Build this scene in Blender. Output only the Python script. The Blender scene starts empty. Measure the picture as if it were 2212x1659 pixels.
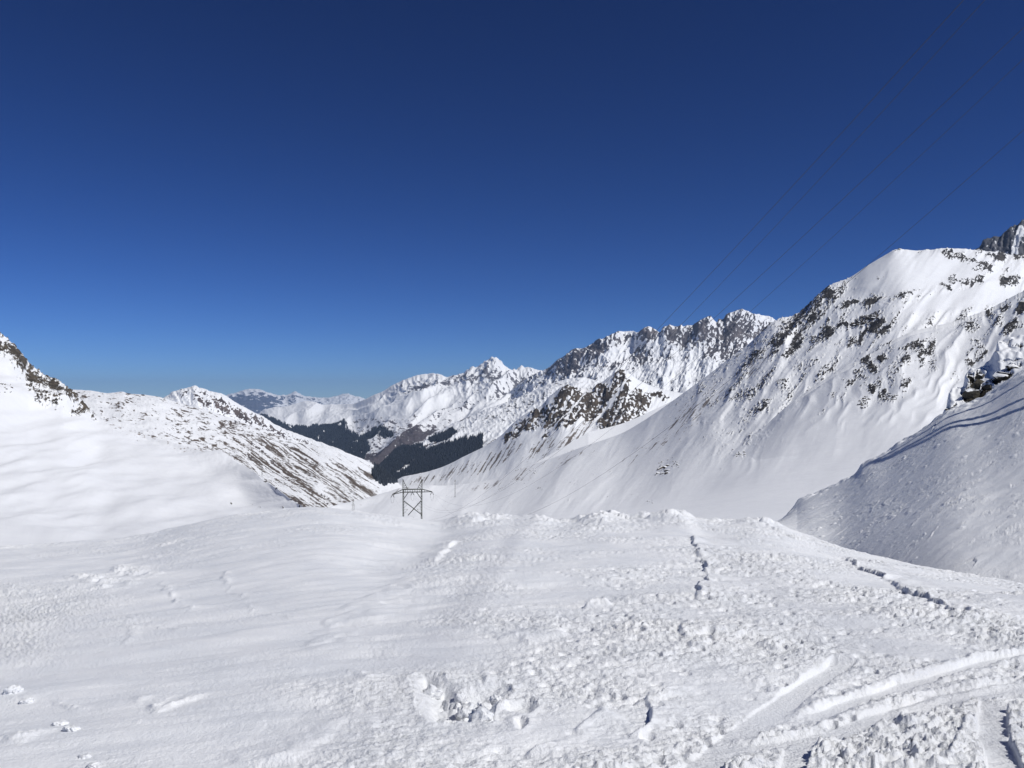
import bpy, bmesh, math, random
import numpy as np

# ------------------------------------------------------------------ camera, sky, sun, exposure
scene = bpy.context.scene
col = scene.collection
EYE = 1.65
FP = 1877.0            # focal length in units of a 2212-wide survey grid
HOR = 864.0            # survey row of the true horizon
CU = 1106.0
SUN_AZ = math.radians(117)     # clockwise from the view direction (+Y)
SUN_EL = math.radians(47)

cd = bpy.data.cameras.new('camera')
cam = bpy.data.objects.new('camera', cd); col.objects.link(cam)
cd.sensor_width = 36.0
cd.lens = 36.0 * FP / 2212.0
cd.shift_y = (HOR - 829.5) / 2212.0
cd.clip_start = 0.05; cd.clip_end = 200000
cam.location = (0, 0, EYE); cam.rotation_euler = (math.radians(90), 0, 0)
scene.camera = cam

world = bpy.data.worlds.new('World'); scene.world = world; world.use_nodes = True
wn = world.node_tree.nodes; wl = world.node_tree.links
bg = wn['Background']
sky = wn.new('ShaderNodeTexSky'); sky.sky_type = 'NISHITA'; sky.sun_disc = False
sky.sun_elevation = SUN_EL; sky.sun_rotation = SUN_AZ
sky.altitude = 2600; sky.air_density = 0.75; sky.dust_density = 0.0; sky.ozone_density = 3.2
gm = wn.new('ShaderNodeGamma'); gm.inputs[1].default_value = 1.52        # the camera's contrasty rendering of the blue
tint = wn.new('ShaderNodeMix'); tint.data_type = 'RGBA'; tint.blend_type = 'MULTIPLY'; tint.inputs[0].default_value = 1.0
tint.inputs[7].default_value = (.365, .435, .56, 1)
sat = wn.new('ShaderNodeHueSaturation'); sat.inputs['Saturation'].default_value = 1.12
wl.new(sky.outputs[0], sat.inputs['Color']); wl.new(sat.outputs[0], gm.inputs[0]); wl.new(gm.outputs[0], tint.inputs[6]); wl.new(tint.outputs[2], bg.inputs['Color'])
bg.inputs['Strength'].default_value = 0.05

sd = bpy.data.lights.new('sun', 'SUN'); sun = bpy.data.objects.new('sun', sd); col.objects.link(sun)
sd.energy = 3.75; sd.angle = math.radians(0.53); sd.color = (1.0, 0.985, 0.945)
sun.rotation_euler = (math.pi/2 - SUN_EL, 0, math.pi - SUN_AZ)
sun.location = (0, 0, 60)
# direction towards the sun
SDIR = np.array([math.sin(SUN_AZ)*math.cos(SUN_EL), math.cos(SUN_AZ)*math.cos(SUN_EL), math.sin(SUN_EL)])

vs = scene.view_settings
vs.view_transform = 'Standard'; vs.look = 'None'; vs.exposure = 0.0; vs.gamma = 1.0; vs.use_curve_mapping = False
scene.cycles.use_denoising = True
scene.cycles.sample_clamp_indirect = 3.0
scene.cycles.max_bounces = 5; scene.cycles.diffuse_bounces = 3; scene.cycles.glossy_bounces = 2
scene.cycles.volume_bounces = 0

# ------------------------------------------------------------------ numeric helpers
_rs = np.random.RandomState(7)
_P = _rs.permutation(256).astype(np.uint8); _P = np.concatenate([_P, _P])
_GA = np.arange(256)/256.0*2*np.pi
_GC, _GS = np.cos(_GA).astype(np.float32), np.sin(_GA).astype(np.float32)
_R1, _R2, _R3 = [_rs.rand(256).astype(np.float32) for _ in range(3)]
def perlin(x, y, seed=0):
    x = np.asarray(x, np.float32)+np.float32((seed*37) % 211); y = np.asarray(y, np.float32)+np.float32((seed*61) % 197)
    x0 = np.floor(x); y0 = np.floor(y); fx = x-x0; fy = y-y0
    ix = x0.astype(np.int32); iy = y0.astype(np.int32); sd_ = seed & 255
    pa = _P[ix & 255].astype(np.int32)+sd_; pb = _P[(ix+1) & 255].astype(np.int32)+sd_
    def g(p, dx, dy):
        k = _P[(p+iy+dy) & 255]
        return _GC[k]*(fx-dx) + _GS[k]*(fy-dy)
    u = fx*fx*fx*(fx*(fx*6-15)+10); v = fy*fy*fy*(fy*(fy*6-15)+10)
    a = g(pa,0,0); a = a+(g(pb,1,0)-a)*u; c = g(pa,0,1); c = c+(g(pb,1,1)-c)*u
    return (a+(c-a)*v)*np.float32(1.5)
def fbm(x, y, octaves=4, seed=0, gain=0.5, lac=2.03):
    s = 0; a = 1; n = 0
    for o in range(octaves):
        s = s + a*perlin(x, y, seed+o*17); n += a; a *= gain; x = x*lac+13.7; y = y*lac+7.1
    return s/n
def ridged(x, y, octaves=4, seed=0, gain=0.5, lac=2.03):
    s = 0; a = 1; n = 0
    for o in range(octaves):
        s = s + a*(1-np.minimum(1, 2*np.abs(perlin(x, y, seed+o*17)))); n += a; a *= gain; x = x*lac+3.7; y = y*lac+9.1
    return s/n          # 0..1, 1 on the crests
def billow(x, y, octaves=3, seed=0, gain=0.5, lac=2.1):
    return 1-ridged(x, y, octaves, seed, gain, lac)
def worley(x, y, seed=0):
    x = np.asarray(x, np.float32); y = np.asarray(y, np.float32)
    ix = np.floor(x).astype(np.int32); iy = np.floor(y).astype(np.int32)
    best = np.full(x.shape, 9.0, np.float32); cid = np.zeros(x.shape, np.uint8)
    for dx in (-1,0,1):
        pa = _P[(ix+dx) & 255].astype(np.int32)+(seed & 255)
        for dy in (-1,0,1):
            h = _P[(_P[(pa+iy+dy) & 255].astype(np.int32)+seed) & 255]
            ex = (ix+dx)+_R1[h]-x; ey = (iy+dy)+_R2[h]-y; d = ex*ex+ey*ey
            m = d < best; best[m] = d[m]; cid[m] = h[m]
    return np.sqrt(best), _R3[cid]
def sstep(a, b, x):
    t = np.clip((x-a)/(b-a), 0, 1); return t*t*(3-2*t)
def pchip(xk, yk, xq):
    xk = np.asarray(xk, float); yk = np.asarray(yk, float)
    h = np.diff(xk); d = np.diff(yk)/h; m = np.zeros_like(yk)
    m[0] = d[0]; m[-1] = d[-1]
    for i in range(1, len(xk)-1):
        if d[i-1]*d[i] > 0:
            w1 = 2*h[i]+h[i-1]; w2 = h[i]+2*h[i-1]; m[i] = (w1+w2)/(w1/d[i-1]+w2/d[i])
    i = np.clip(np.searchsorted(xk, xq)-1, 0, len(xk)-2); t = np.clip((xq-xk[i])/h[i], 0, 1)
    t2 = t*t; t3 = t2*t
    return (2*t3-3*t2+1)*yk[i]+(t3-2*t2+t)*h[i]*m[i]+(-2*t3+3*t2)*yk[i+1]+(t3-t2)*h[i]*m[i+1]
def inpoly(px, py, poly):
    ins = np.zeros(px.shape, bool); n = len(poly); j = n-1
    for i in range(n):
        xi, yi = poly[i]; xj, yj = poly[j]
        if yi != yj:
            ins ^= ((yi > py) != (yj > py)) & (px < (xj-xi)*(py-yi)/(yj-yi)+xi)
        j = i
    return ins
def seg_dist(px, py, pts):
    """distance to a polyline, signed side (+ = right of travel, image rows down), arc parameter"""
    best = np.full(px.shape, 1e9); side = np.zeros(px.shape); par = np.zeros(px.shape); L = 0.0
    for (x0, y0), (x1, y1) in zip(pts[:-1], pts[1:]):
        dx, dy = x1-x0, y1-y0; l = math.hypot(dx, dy)
        t = np.clip(((px-x0)*dx+(py-y0)*dy)/(l*l), 0, 1)
        ex = px-x0-t*dx; ey = py-y0-t*dy; d = np.hypot(ex, ey); m = d < best
        best = np.where(m, d, best); side = np.where(m, np.sign(dx*ey-dy*ex), side); par = np.where(m, L+t*l, par)
        L += l
    return best, side, par/L
def blobs(U, V, lst, warp=0.0, seed=0):
    if warp:
        U = U+warp*fbm(U/14, V/14, 3, seed); V = V+warp*fbm(U/14+50, V/14, 3, seed+5)
    out = np.zeros(U.shape)
    for b in lst:
        u, v, ru, rv = b[:4]; a = math.radians(b[4]) if len(b) > 4 else 0; s = b[5] if len(b) > 5 else 1.0
        x = (U-u)*math.cos(a)+(V-v)*math.sin(a); y = -(U-u)*math.sin(a)+(V-v)*math.cos(a)
        out = np.maximum(out, s*np.exp(-0.9*((x/ru)**2+(y/rv)**2)))
    return out
def W(u, v, D):
    return np.array([D*(u-CU)/FP, D, EYE+D*(HOR-v)/FP])

# ------------------------------------------------------------------ object helpers
def tag(o, label, cat, group=None, kind=None):
    o['label'] = label; o['category'] = cat
    if group: o['group'] = group
    if kind: o['kind'] = kind
    return o
def link(name, me, mat=None, parent=None):
    o = bpy.data.objects.new(name, me); col.objects.link(o)
    if mat is not None: me.materials.append(mat)
    if parent is not None: o.parent = parent
    return o
def empty(name, loc=(0,0,0), rz=0):
    o = bpy.data.objects.new(name, None); col.objects.link(o); o.location = loc; o.rotation_euler = (0,0,rz); o.empty_display_size = 0.1
    return o
def mesh_np(name, verts, faces4=None, faces3=None, smooth=True):
    me = bpy.data.meshes.new(name)
    nv = len(verts); me.vertices.add(nv); me.vertices.foreach_set('co', np.asarray(verts, np.float32).ravel())
    idx = []; tot = []
    if faces4 is not None and len(faces4): idx.append(np.asarray(faces4, np.int32).ravel()); tot.append(np.full(len(faces4), 4, np.int32))
    if faces3 is not None and len(faces3): idx.append(np.asarray(faces3, np.int32).ravel()); tot.append(np.full(len(faces3), 3, np.int32))
    idx = np.concatenate(idx); tot = np.concatenate(tot)
    me.loops.add(len(idx)); me.loops.foreach_set('vertex_index', idx)
    me.polygons.add(len(tot)); st = np.zeros(len(tot), np.int32); st[1:] = np.cumsum(tot)[:-1]
    me.polygons.foreach_set('loop_start', st)
    me.polygons.foreach_set('use_smooth', np.full(len(tot), smooth, bool))
    me.update(calc_edges=True)
    return me
def grid_mesh(name, X, Y, Z, attrs=None):
    nr, nc = X.shape
    verts = np.stack([X, Y, Z], -1).reshape(-1, 3)
    i = np.arange(nr*nc).reshape(nr, nc)
    f = np.stack([i[:-1,:-1], i[:-1,1:], i[1:,1:], i[1:,:-1]], -1).reshape(-1, 4)
    me = mesh_np(name, verts, f)
    for k, a in (attrs or {}).items():
        at = me.attributes.new(k, 'FLOAT', 'POINT'); at.data.foreach_set('value', np.asarray(a, np.float32).ravel())
    return me
def bar(bm, a, b, w, w2=None, sides=4):
    """a straight member from a to b, square (or n-gon) section"""
    a = np.array(a, float); b = np.array(b, float); d = b-a; d /= np.linalg.norm(d)
    up = np.array([0,0,1.0]) if abs(d[2]) < 0.9 else np.array([1.0,0,0])
    s = np.cross(d, up); s /= np.linalg.norm(s); t = np.cross(d, s); w2 = w if w2 is None else w2
    ra = []; rb = []
    for k in range(sides):
        an = 2*math.pi*(k+0.5)/sides
        o = s*math.cos(an)+t*math.sin(an)
        ra.append(bm.verts.new(a+o*w*0.5)); rb.append(bm.verts.new(b+o*w2*0.5))
    for k in range(sides):
        j = (k+1) % sides; bm.faces.new((ra[k], ra[j], rb[j], rb[k]))
    bm.faces.new(ra[::-1]); bm.faces.new(rb)
def bmobj(name, bm, mat, parent=None, smooth=False):
    bmesh.ops.recalc_face_normals(bm, faces=bm.faces)
    me = bpy.data.meshes.new(name); bm.to_mesh(me); bm.free()
    for p in me.polygons: p.use_smooth = smooth
    return link(name, me, mat, parent)

# ------------------------------------------------------------------ materials
def nodes_of(name):
    m = bpy.data.materials.new(name); m.use_nodes = True
    nt = m.node_tree; b = nt.nodes['Principled BSDF']
    return m, nt, nt.nodes, nt.links, b
def noise(nt, vec, scale, detail=4, rough=0.55):
    n = nt.nodes.new('ShaderNodeTexNoise'); n.inputs['Scale'].default_value = scale
    n.inputs['Detail'].default_value = detail; n.inputs['Roughness'].default_value = rough
    nt.links.new(vec, n.inputs['Vector']); return n.outputs[0]
def math_n(nt, op, a, b=None):
    n = nt.nodes.new('ShaderNodeMath'); n.operation = op
    for k, x in enumerate((a, b)):
        if x is None: continue
        if isinstance(x, (int, float)): n.inputs[k].default_value = x
        else: nt.links.new(x, n.inputs[k])
    return n.outputs[0]
def ramp(nt, fac, lo, hi):
    n = nt.nodes.new('ShaderNodeMapRange'); n.interpolation_type = 'SMOOTHSTEP'
    n.inputs['From Min'].default_value = lo; n.inputs['From Max'].default_value = hi
    nt.links.new(fac, n.inputs['Value']); return n.outputs[0]
def mixc(nt, fac, a, b):
    n = nt.nodes.new('ShaderNodeMix'); n.data_type = 'RGBA'
    for k, x in ((0, fac), (6, a), (7, b)):
        if isinstance(x, tuple): n.inputs[k].default_value = (*x, 1)
        elif isinstance(x, (int, float)): n.inputs[k].default_value = x
        else: nt.links.new(x, n.inputs[k])
    return n.outputs[2]
SNOW = (0.86, 0.87, 0.89)
def snow_near():
    m, nt, N, L, b = nodes_of('wind_packed_snow')
    tc = N.new('ShaderNodeTexCoord'); o = tc.outputs['Object']
    c = mixc(nt, ramp(nt, noise(nt, o, 1.3, 5), .3, .7), (0.80, 0.815, 0.84), (0.885, 0.89, 0.90))
    L.new(c, b.inputs['Base Color']); b.inputs['Roughness'].default_value = 0.62
    b.inputs['Specular IOR Level'].default_value = 0.25
    vo = N.new('ShaderNodeTexVoronoi'); vo.feature = 'F1'; vo.inputs['Scale'].default_value = 13
    mp = N.new('ShaderNodeMapping'); mp.inputs['Scale'].default_value = (.75, 1.25, 1); L.new(o, mp.inputs[0]); L.new(mp.outputs[0], vo.inputs['Vector'])
    ra = N.new('ShaderNodeAttribute'); ra.attribute_name = 'rough'
    lump = math_n(nt, 'MULTIPLY', math_n(nt, 'SUBTRACT', 1.0, vo.outputs['Distance']), math_n(nt, 'MULTIPLY', noise(nt, o, 2.2, 3), ra.outputs['Fac']))
    h = math_n(nt, 'ADD', math_n(nt, 'MULTIPLY', noise(nt, o, 40, 5, .65), math_n(nt, 'ADD', math_n(nt, 'MULTIPLY', ra.outputs['Fac'], .6), .60)), math_n(nt, 'MULTIPLY', lump, 1.0))
    bp = N.new('ShaderNodeBump'); bp.inputs['Strength'].default_value = 0.8; bp.inputs['Distance'].default_value = 0.019
    L.new(h, bp.inputs['Height']); L.new(bp.outputs[0], b.inputs['Normal'])
    return m
def mountain_mat(name, rock_a, rock_b, veg, px, forest=(0.022, 0.03, 0.04)):
    """snow with bare rock / grass / forest floor where the vertex attributes say; px = metres of one picture element"""
    m, nt, N, L, b = nodes_of(name)
    g = N.new('ShaderNodeNewGeometry'); pos = g.outputs['Position']
    def att(k):
        a = N.new('ShaderNodeAttribute'); a.attribute_name = k; return a.outputs['Fac']
    f1 = noise(nt, pos, 1/(px*5), 4, .6); f2 = noise(nt, pos, 1/(px*14), 3)
    j = math_n(nt, 'MULTIPLY', math_n(nt, 'SUBTRACT', f1, .5), .95)
    rock = ramp(nt, math_n(nt, 'ADD', att('rock'), j), .46, .56)
    vegm = ramp(nt, math_n(nt, 'ADD', att('veg'), j), .42, .60)
    form = ramp(nt, math_n(nt, 'ADD', att('forest'), j), .45, .55)
    rc = mixc(nt, ramp(nt, f2, .35, .65), rock_a, rock_b)
    vc = mixc(nt, ramp(nt, f1, .35, .65), veg, tuple(x*1.7 for x in veg))
    sc = mixc(nt, ramp(nt, f2, .3, .7), (0.83, 0.84, 0.865), SNOW)
    c = mixc(nt, vegm, sc, vc); c = mixc(nt, form, c, forest); c = mixc(nt, rock, c, rc)
    L.new(c, b.inputs['Base Color']); b.inputs['Roughness'].default_value = 0.8
    b.inputs['Specular IOR Level'].default_value = 0.15
    bp = N.new('ShaderNodeBump'); bp.inputs['Distance'].default_value = px*1.6
    L.new(math_n(nt, 'ADD', math_n(nt, 'MULTIPLY', rock, .55), .12), bp.inputs['Strength'])
    L.new(f1, bp.inputs['Height']); L.new(bp.outputs[0], b.inputs['Normal'])
    return m
def rock_mat(name, a, bcol, scale, snow_at=0.62):
    """bare rock with snow lying on the faces that look up"""
    m, nt, N, L, b = nodes_of(name)
    g = N.new('ShaderNodeNewGeometry'); pos = g.outputs['Position']
    sep = N.new('ShaderNodeSeparateXYZ'); L.new(g.outputs['Normal'], sep.inputs[0])
    n1 = noise(nt, pos, scale, 5, .6)
    up = math_n(nt, 'ADD', sep.outputs[2], math_n(nt, 'MULTIPLY', math_n(nt, 'SUBTRACT', n1, .5), .9))
    rc = mixc(nt, ramp(nt, noise(nt, pos, scale*.5, 4), .35, .65), a, bcol)
    c = mixc(nt, ramp(nt, up, snow_at-.05, snow_at+.05), rc, SNOW)
    L.new(c, b.inputs['Base Color']); b.inputs['Roughness'].default_value = .85
    bp = N.new('ShaderNodeBump'); bp.inputs['Strength'].default_value = .6; bp.inputs['Distance'].default_value = .15/scale*3
    L.new(n1, bp.inputs['Height']); L.new(bp.outputs[0], b.inputs['Normal'])
    return m
def plain(name, c, rough=.6, metal=0.0, nscale=3.0):
    m, nt, N, L, b = nodes_of(name)
    tc = N.new('ShaderNodeTexCoord')
    L.new(mixc(nt, noise(nt, tc.outputs['Object'], nscale, 4), tuple(x*.7 for x in c), tuple(x*1.25 for x in c)), b.inputs['Base Color'])
    b.inputs['Roughness'].default_value = rough; b.inputs['Metallic'].default_value = metal
    return m

M_SNOW = snow_near()

# ------------------------------------------------------------------ lofted terrain
LAYERS = {}
class Terrain:
    """Terrain surveyed as profiles: rows of (u, v, D) from near to far; D is the horizontal distance in metres."""
    def __init__(self, name, u0, u1, nc, rows, segs):
        u = np.linspace(u0, u1, nc); self.name = name
        vs_, Ds = [], []
        for r in rows:
            if callable(r): v, D = r(u, vs_, Ds)
            else:
                r = np.array(r, float)
                if len(r) == 1: v = np.full(nc, r[0,1]); D = np.full(nc, r[0,2])
                else: v = pchip(r[:,0], r[:,1], u); D = np.exp(pchip(r[:,0], np.log(r[:,2]), u))
            vs_.append(v); Ds.append(D)
        Dk = np.array(Ds); Zk = Dk*(HOR-np.array(vs_))/FP
        for i in range(1, len(Dk)): Dk[i] = np.maximum(Dk[i], Dk[i-1]*1.004)
        k = np.arange(len(Dk)); q = np.concatenate([np.linspace(i, i+1, n, endpoint=False) for i, n in enumerate(segs)]+[[len(segs)]])
        hid = [i for i, r in enumerate(rows) if getattr(r, 'hidden', False)]
        lim = 0 if name.startswith('foreground') else (hid[0]-1 if hid else len(rows))
        Dq = np.exp(pchip_rows(np.log(Dk), q, lim)); Zq = pchip_rows(Zk, q, lim)
        self.q = q[:,None]*np.ones_like(u)[None]
        self.X = Dq*(u[None]-CU)/FP; self.Y = Dq; self.Z = EYE+Zq
        self.U = u[None]*np.ones_like(Dq); self.V = HOR-(self.Z-EYE)/self.Y*FP
        self.px = self.Y/869.0
        for k_ in 'q X Y Z U V px'.split(): setattr(self, k_, getattr(self, k_).astype(np.float32))
        self.attrs = {k_: np.zeros(Dq.shape, np.float32) for k_ in ('rock', 'veg', 'forest')}
        LAYERS[name] = self
    def slope(self):
        def d(a, ax): return np.gradient(a, axis=ax)
        xu, yu, zu = d(self.X,1), d(self.Y,1), d(self.Z,1); xv, yv, zv = d(self.X,0), d(self.Y,0), d(self.Z,0)
        nx = yu*zv-zu*yv; ny = zu*xv-xu*zv; nz = xu*yv-yu*xv; l = np.sqrt(nx*nx+ny*ny+nz*nz)+1e-12
        return nx/l, ny/l, nz/l
    def at(self, u, v, near=None):
        V = HOR-(self.Z-EYE)/self.Y*FP
        d = (self.U-u)**2+(V-v)**2+1e6*(self.q < .7)
        if near is not None: d = d+1e6*(np.abs(self.Y-near) > .12*near)
        else: d = np.where(d < max(6., d.min()*1.5), self.Y*1e-6, d+1.)      # the front-most surface on that ray
        k = np.unravel_index(np.argmin(d), d.shape)
        return np.array([self.X[k], self.Y[k], self.Z[k]])
    def at_xy(self, x, y):
        d = (self.X-x)**2+(self.Y-y)**2; k = np.unravel_index(np.argmin(d), d.shape)
        return self.Z[k]
    def build(self, mat, label, cat='mountain', attrs=True, kind='structure'):
        me = grid_mesh(self.name, self.X, self.Y, self.Z, self.attrs if attrs else None)
        return tag(link(self.name, me, mat), label, cat, None, kind)
def pchip_rows(A, q, lim=0):
    n = len(A); d = A[1:]-A[:-1]; m = np.zeros_like(A); m[0] = d[0]; m[-1] = d[-1]
    for i in range(1, n-1):
        if i < lim: m[i] = (d[i-1]+d[i])/2; continue
        p = d[i-1]*d[i]; m[i] = np.where(p > 0, 2*p/np.where(np.abs(d[i-1]+d[i]) < 1e-12, 1e-12, d[i-1]+d[i]), 0)
    i = np.clip(q.astype(int), 0, n-2); t = (q-i)[:,None]; t2 = t*t; t3 = t2*t
    return (2*t3-3*t2+1)*A[i]+(t3-2*t2+t)*m[i]+(-2*t3+3*t2)*A[i+1]+(t3-t2)*m[i+1]
SMOOTH = 70.0
def frac(base_i, sky, fv, fD, dv=None):
    """a row part of the way between row base_i and the skyline row"""
    s = np.array(sky, float)
    def f(u, vs_, Ds):
        v1 = pchip(s[:,0], s[:,1], u); l1 = pchip(s[:,0], np.log(s[:,2]), u)
        sg = SMOOTH*(1-fv)
        if sg > 1:
            du = u[1]-u[0]; n = int(3*sg/du); kk = np.exp(-.5*(np.arange(-n, n+1)*du/sg)**2); kk /= kk.sum()
            v1 = np.convolve(np.pad(v1, n, 'reflect', reflect_type='odd'), kk, 'valid'); l1 = np.convolve(np.pad(l1, n, 'reflect', reflect_type='odd'), kk, 'valid')
        v = vs_[base_i]+(v1-vs_[base_i])*fv; D = np.exp(np.log(Ds[base_i])+(l1-np.log(Ds[base_i]))*fD)
        if dv is not None: v = v+dv(u)
        return v, D
    return f
def behind(dD, drop):
    """a hidden row behind the last one: dD times farther, lower by drop metres"""
    def f(u, vs_, Ds):
        D = Ds[-1]*dD; z = Ds[-1]*(HOR-vs_[-1])/FP-drop
        return HOR-z/D*FP, D
    f.hidden = True
    return f
def along(U, V, deg):
    a = math.radians(deg); return U*math.cos(a)+V*math.sin(a), -U*math.sin(a)+V*math.cos(a)

# ============================================================ the valley bottom sheet (reaches the horizon)
me = grid_mesh('valley_ground', *[a.astype(float) for a in np.meshgrid(np.linspace(-27000,27000,30), np.linspace(-3000,37500,30))], np.full((30,30), -930.0))
m_flat = mountain_mat('distant_snow', (.2,.2,.2), (.25,.25,.25), (.15,.1,.08), 40)
tag(link('valley_ground', me, m_flat), 'snowy valley land reaching to the horizon under the mountains', 'ground', None, 'structure')

# ============================================================ far blue range
def cover(dens, spk, k=1.05):
    """bare-ground attribute from a wanted cover (0..1) and a speckle field of about +-.5"""
    return .5+k*(spk+(dens-.5)*1.15)
def blur2(a, n=1):
    for _ in range(n):
        p = np.pad(a, 1, 'edge'); a = (p[:-2,1:-1]+p[2:,1:-1]+p[1:-1,:-2]+p[1:-1,2:]+2*a)/6
    return a.astype(np.float32)
def skyline(s, U): return np.interp(U, [a[0] for a in s], [a[1] for a in s])

sky_ = [(420,905,30000),(450,885,30000),(490,853,31000),(510,848,31000),(530,842,31000),(548,840,31000),(580,847,31000),(600,853,31000),(622,852,32000),(632,847,32000),(638,845,32000),(645,849,32000),(660,855,32000),(700,859,32000),(722,856,32000),(748,850,32000),(768,855,32000),(785,860,32000),(830,868,32000),(900,880,32000)]
T = Terrain('far_mountain_range', 420, 900, 280, [[(0,975,23000)], frac(0, sky_, .5, .5), sky_, behind(1.1, 900)], [8, 90, 8])
U, V = T.U, T.V
r = ridged(U/16, V/10, 4, 9)
env = sstep(.2, 1., T.q)*(1-.5*sstep(1.8,2,T.q))*(1-sstep(2.3,3,T.q))
T.Z += env*T.Y/FP*(5*(r-.5)+2*fbm(U/30, V/9, 4, 3))
dn = .40+.35*sstep(640,560,U)*sstep(845,862,V)-.14*sstep(690,730,U)-.5*sstep(6,2,np.abs(V-skyline(sky_,U)))
T.attrs['rock'] = cover(dn, .6*fbm(U/16, V/4.5, 4, 21)+.35*(r-.5)+.2*fbm(U/4,V/3,2,22))
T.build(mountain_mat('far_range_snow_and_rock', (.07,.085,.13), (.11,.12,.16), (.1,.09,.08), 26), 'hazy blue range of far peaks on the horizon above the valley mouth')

# ============================================================ white range with forest on its lower slopes
sky_ = [(480,930,12000),(540,905,12000),(590,888,12000),(640,872,12000),(665,866,11800),(690,869,11500),(720,871,11500),(760,868,11000),(790,857,10500),(820,845,10300),(850,829,10200),(880,815,10000),(905,806,10000),(925,803,10000),(945,805,9800),(965,812,9800),(1000,805,9600),(1010,798,9600),(1030,800,9600),(1045,790,9600),(1065,783,9500),(1080,787,9500),(1095,792,9500),(1115,800,9400),(1135,796,9400),(1160,798,9300),(1185,800,9300),(1240,780,9300),(1300,770,9300),(1420,790,9300)]
T = Terrain('forested_white_range', 480, 1420, 680, [[(0,1085,4300)], frac(0, sky_, .38, .30), frac(0, sky_, .66, .58), sky_, behind(1.15, 700)], [14, 70, 125, 8])
U, V = T.U, T.V
la, lb = along(U, V, 150)       # spurs run down to the lower left
m = T.Y/FP
env = sstep(.0, .8, T.q)*(1-.7*sstep(2.85,3,T.q))
spur = ridged(lb/70+.25*fbm(U/60,V/60,2,5), la/330, 2, 31, .4)
gul = ridged(lb/26+.3*fbm(U/30,V/30,2,6), la/90, 4, 41, .5); fine = ridged(U/15, V/13, 4, 55, .5)
hi = sstep(885, 830, V+0.10*(1000-U))
T.Z += env*m*(30*(spur-.5)+(3+4*hi)*(gul-.5)+(1.5+5*hi)*(fine-.5))
bl = blobs(U, V, [(905,828,36,14),(880,845,26,8,-20,.8),(1010,822,50,14,0,.8),(960,832,20,14,0,.8),(1060,815,50,20,0,.8),(1130,822,40,16),(1180,830,40,20),(1000,880,34,12,-15,.9),(960,890,20,12,0,.9),(1040,870,36,12,-20,.7),(940,905,24,10,-30,.9),(700,912,25,5,-30,.6),(1090,850,50,18,0,.8),(780,880,20,4,-40,.4)], 8, 7)
spk = .5*fbm(U/7, V/5.5, 4, 77)+.5*(fine-.5)+.15*(gul-.5)
T.attrs['rock'] = cover(.02+.5*bl+.14*hi, spk)
q = lambda pts: [(609.9+x*.1838, 914.9+y*.1838) for x, y in pts]
WU = U+3.5*fbm(U/9, V/9, 3, 61)+2.5*fbm(U/3,V/3,2,62); WV = V+3.5*fbm(U/9+30, V/9, 3, 63)+2.5*fbm(U/3+9,V/3,2,64)
f1 = inpoly(WU, WV, [(550,905),(594,911),(611,918),(631,909),(646,905),(670,908),(685,902),(695,914),(719,916),(744,920),(752,930)]+q([(850,80),(885,130),(770,215),(780,232),(870,190),(950,200),(1000,260),(1035,300),(985,340),(950,420),(800,420),(400,330),(100,250)]))
f2 = inpoly(WU, WV, q([(800,185),(930,105),(1080,10),(1150,65),(1175,110),(1290,125),(1310,180),(1200,185),(1000,192),(915,150)]))
br = inpoly(WU, WV, q([(940,430),(990,345),(1130,335),(1250,285),(1380,220),(1470,90),(1560,55),(1650,100),(1780,35),(1810,80),(1650,185),(1500,270),(1350,300),(1200,430),(1150,520),(1050,520)]))
glade = fbm(U/6, V/5, 3, 65) > .34
T.attrs['forest'] = blur2(np.where((f1 | f2) & ~glade, 1.0, 0).astype(np.float32))
T.attrs['veg'] = np.maximum(np.where(br, .75+.4*fbm(U/4,V/3,2,93), 0), cover(.30*sstep(875,915,V)*sstep(700,760,U)+.1*sstep(880,930,V), .6*fbm(U/11,V/4,4,91)+.2*fbm(U/3,V/2,2,92)))
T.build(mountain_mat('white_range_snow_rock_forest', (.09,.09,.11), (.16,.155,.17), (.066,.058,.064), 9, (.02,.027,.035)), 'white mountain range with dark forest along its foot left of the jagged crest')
T_WHITE = T

# ============================================================ spur with the second forest
sky_ = [(760,1062,4600),(800,1030,4700),(821,1007,4800),(840,988,4900),(858,970,5000),(886,962,5100),(922,949,5200),(959,926,5300),(977,915,5400),(1000,905,5500),(1050,884,5600),(1100,866,5700),(1150,845,5800),(1190,828,5800),(1250,815,5800),(1320,830,5800)]
T = Terrain('forested_spur', 760, 1320, 420, [[(0,1095,3600)], frac(0, sky_, .5, .45), sky_, behind(1.12, 420)], [45, 80, 6])
U, V = T.U, T.V; m = T.Y/FP
la, lb = along(U, V, 148)
env = sstep(.2, 1., T.q)*(1-.7*sstep(1.85,2,T.q))
gul = ridged(lb/24, la/140, 4, 141, .5); fine = ridged(U/12, V/12, 4, 155, .5)
T.Z += env*m*(7*(gul-.5)+4*(fine-.5))
bl = blobs(U,V,[(1110,880,60,20,-30),(1060,905,40,12,-30),(1160,865,50,24),(1010,925,30,8,-30,.6)],8,3)
T.attrs['rock'] = cover(.06+.38*bl, .55*fbm(U/9,V/5,4,177)+.4*(fine-.5))
WU = U+2.5*fbm(U/9, V/9, 3, 161)+2*fbm(U/3,V/3,2,162); WV = V+2.5*fbm(U/9+30, V/9, 3, 163)+2*fbm(U/3+9,V/3,2,164)
f1 = inpoly(WU, WV, q([(1020,620),(1120,500),(1210,405),(1350,297),(1500,282),(1640,262),(1700,312),(1720,312),(1900,240),(2212,168),(2350,120),(2350,330),(2212,400),(2050,470),(1900,520),(1830,640),(1560,690),(1300,720)]))
f2 = inpoly(WU, WV, q([(1700,205),(1900,100),(2000,55),(2060,105),(1980,150),(1850,205)]))
strip = np.zeros(U.shape, bool)
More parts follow.
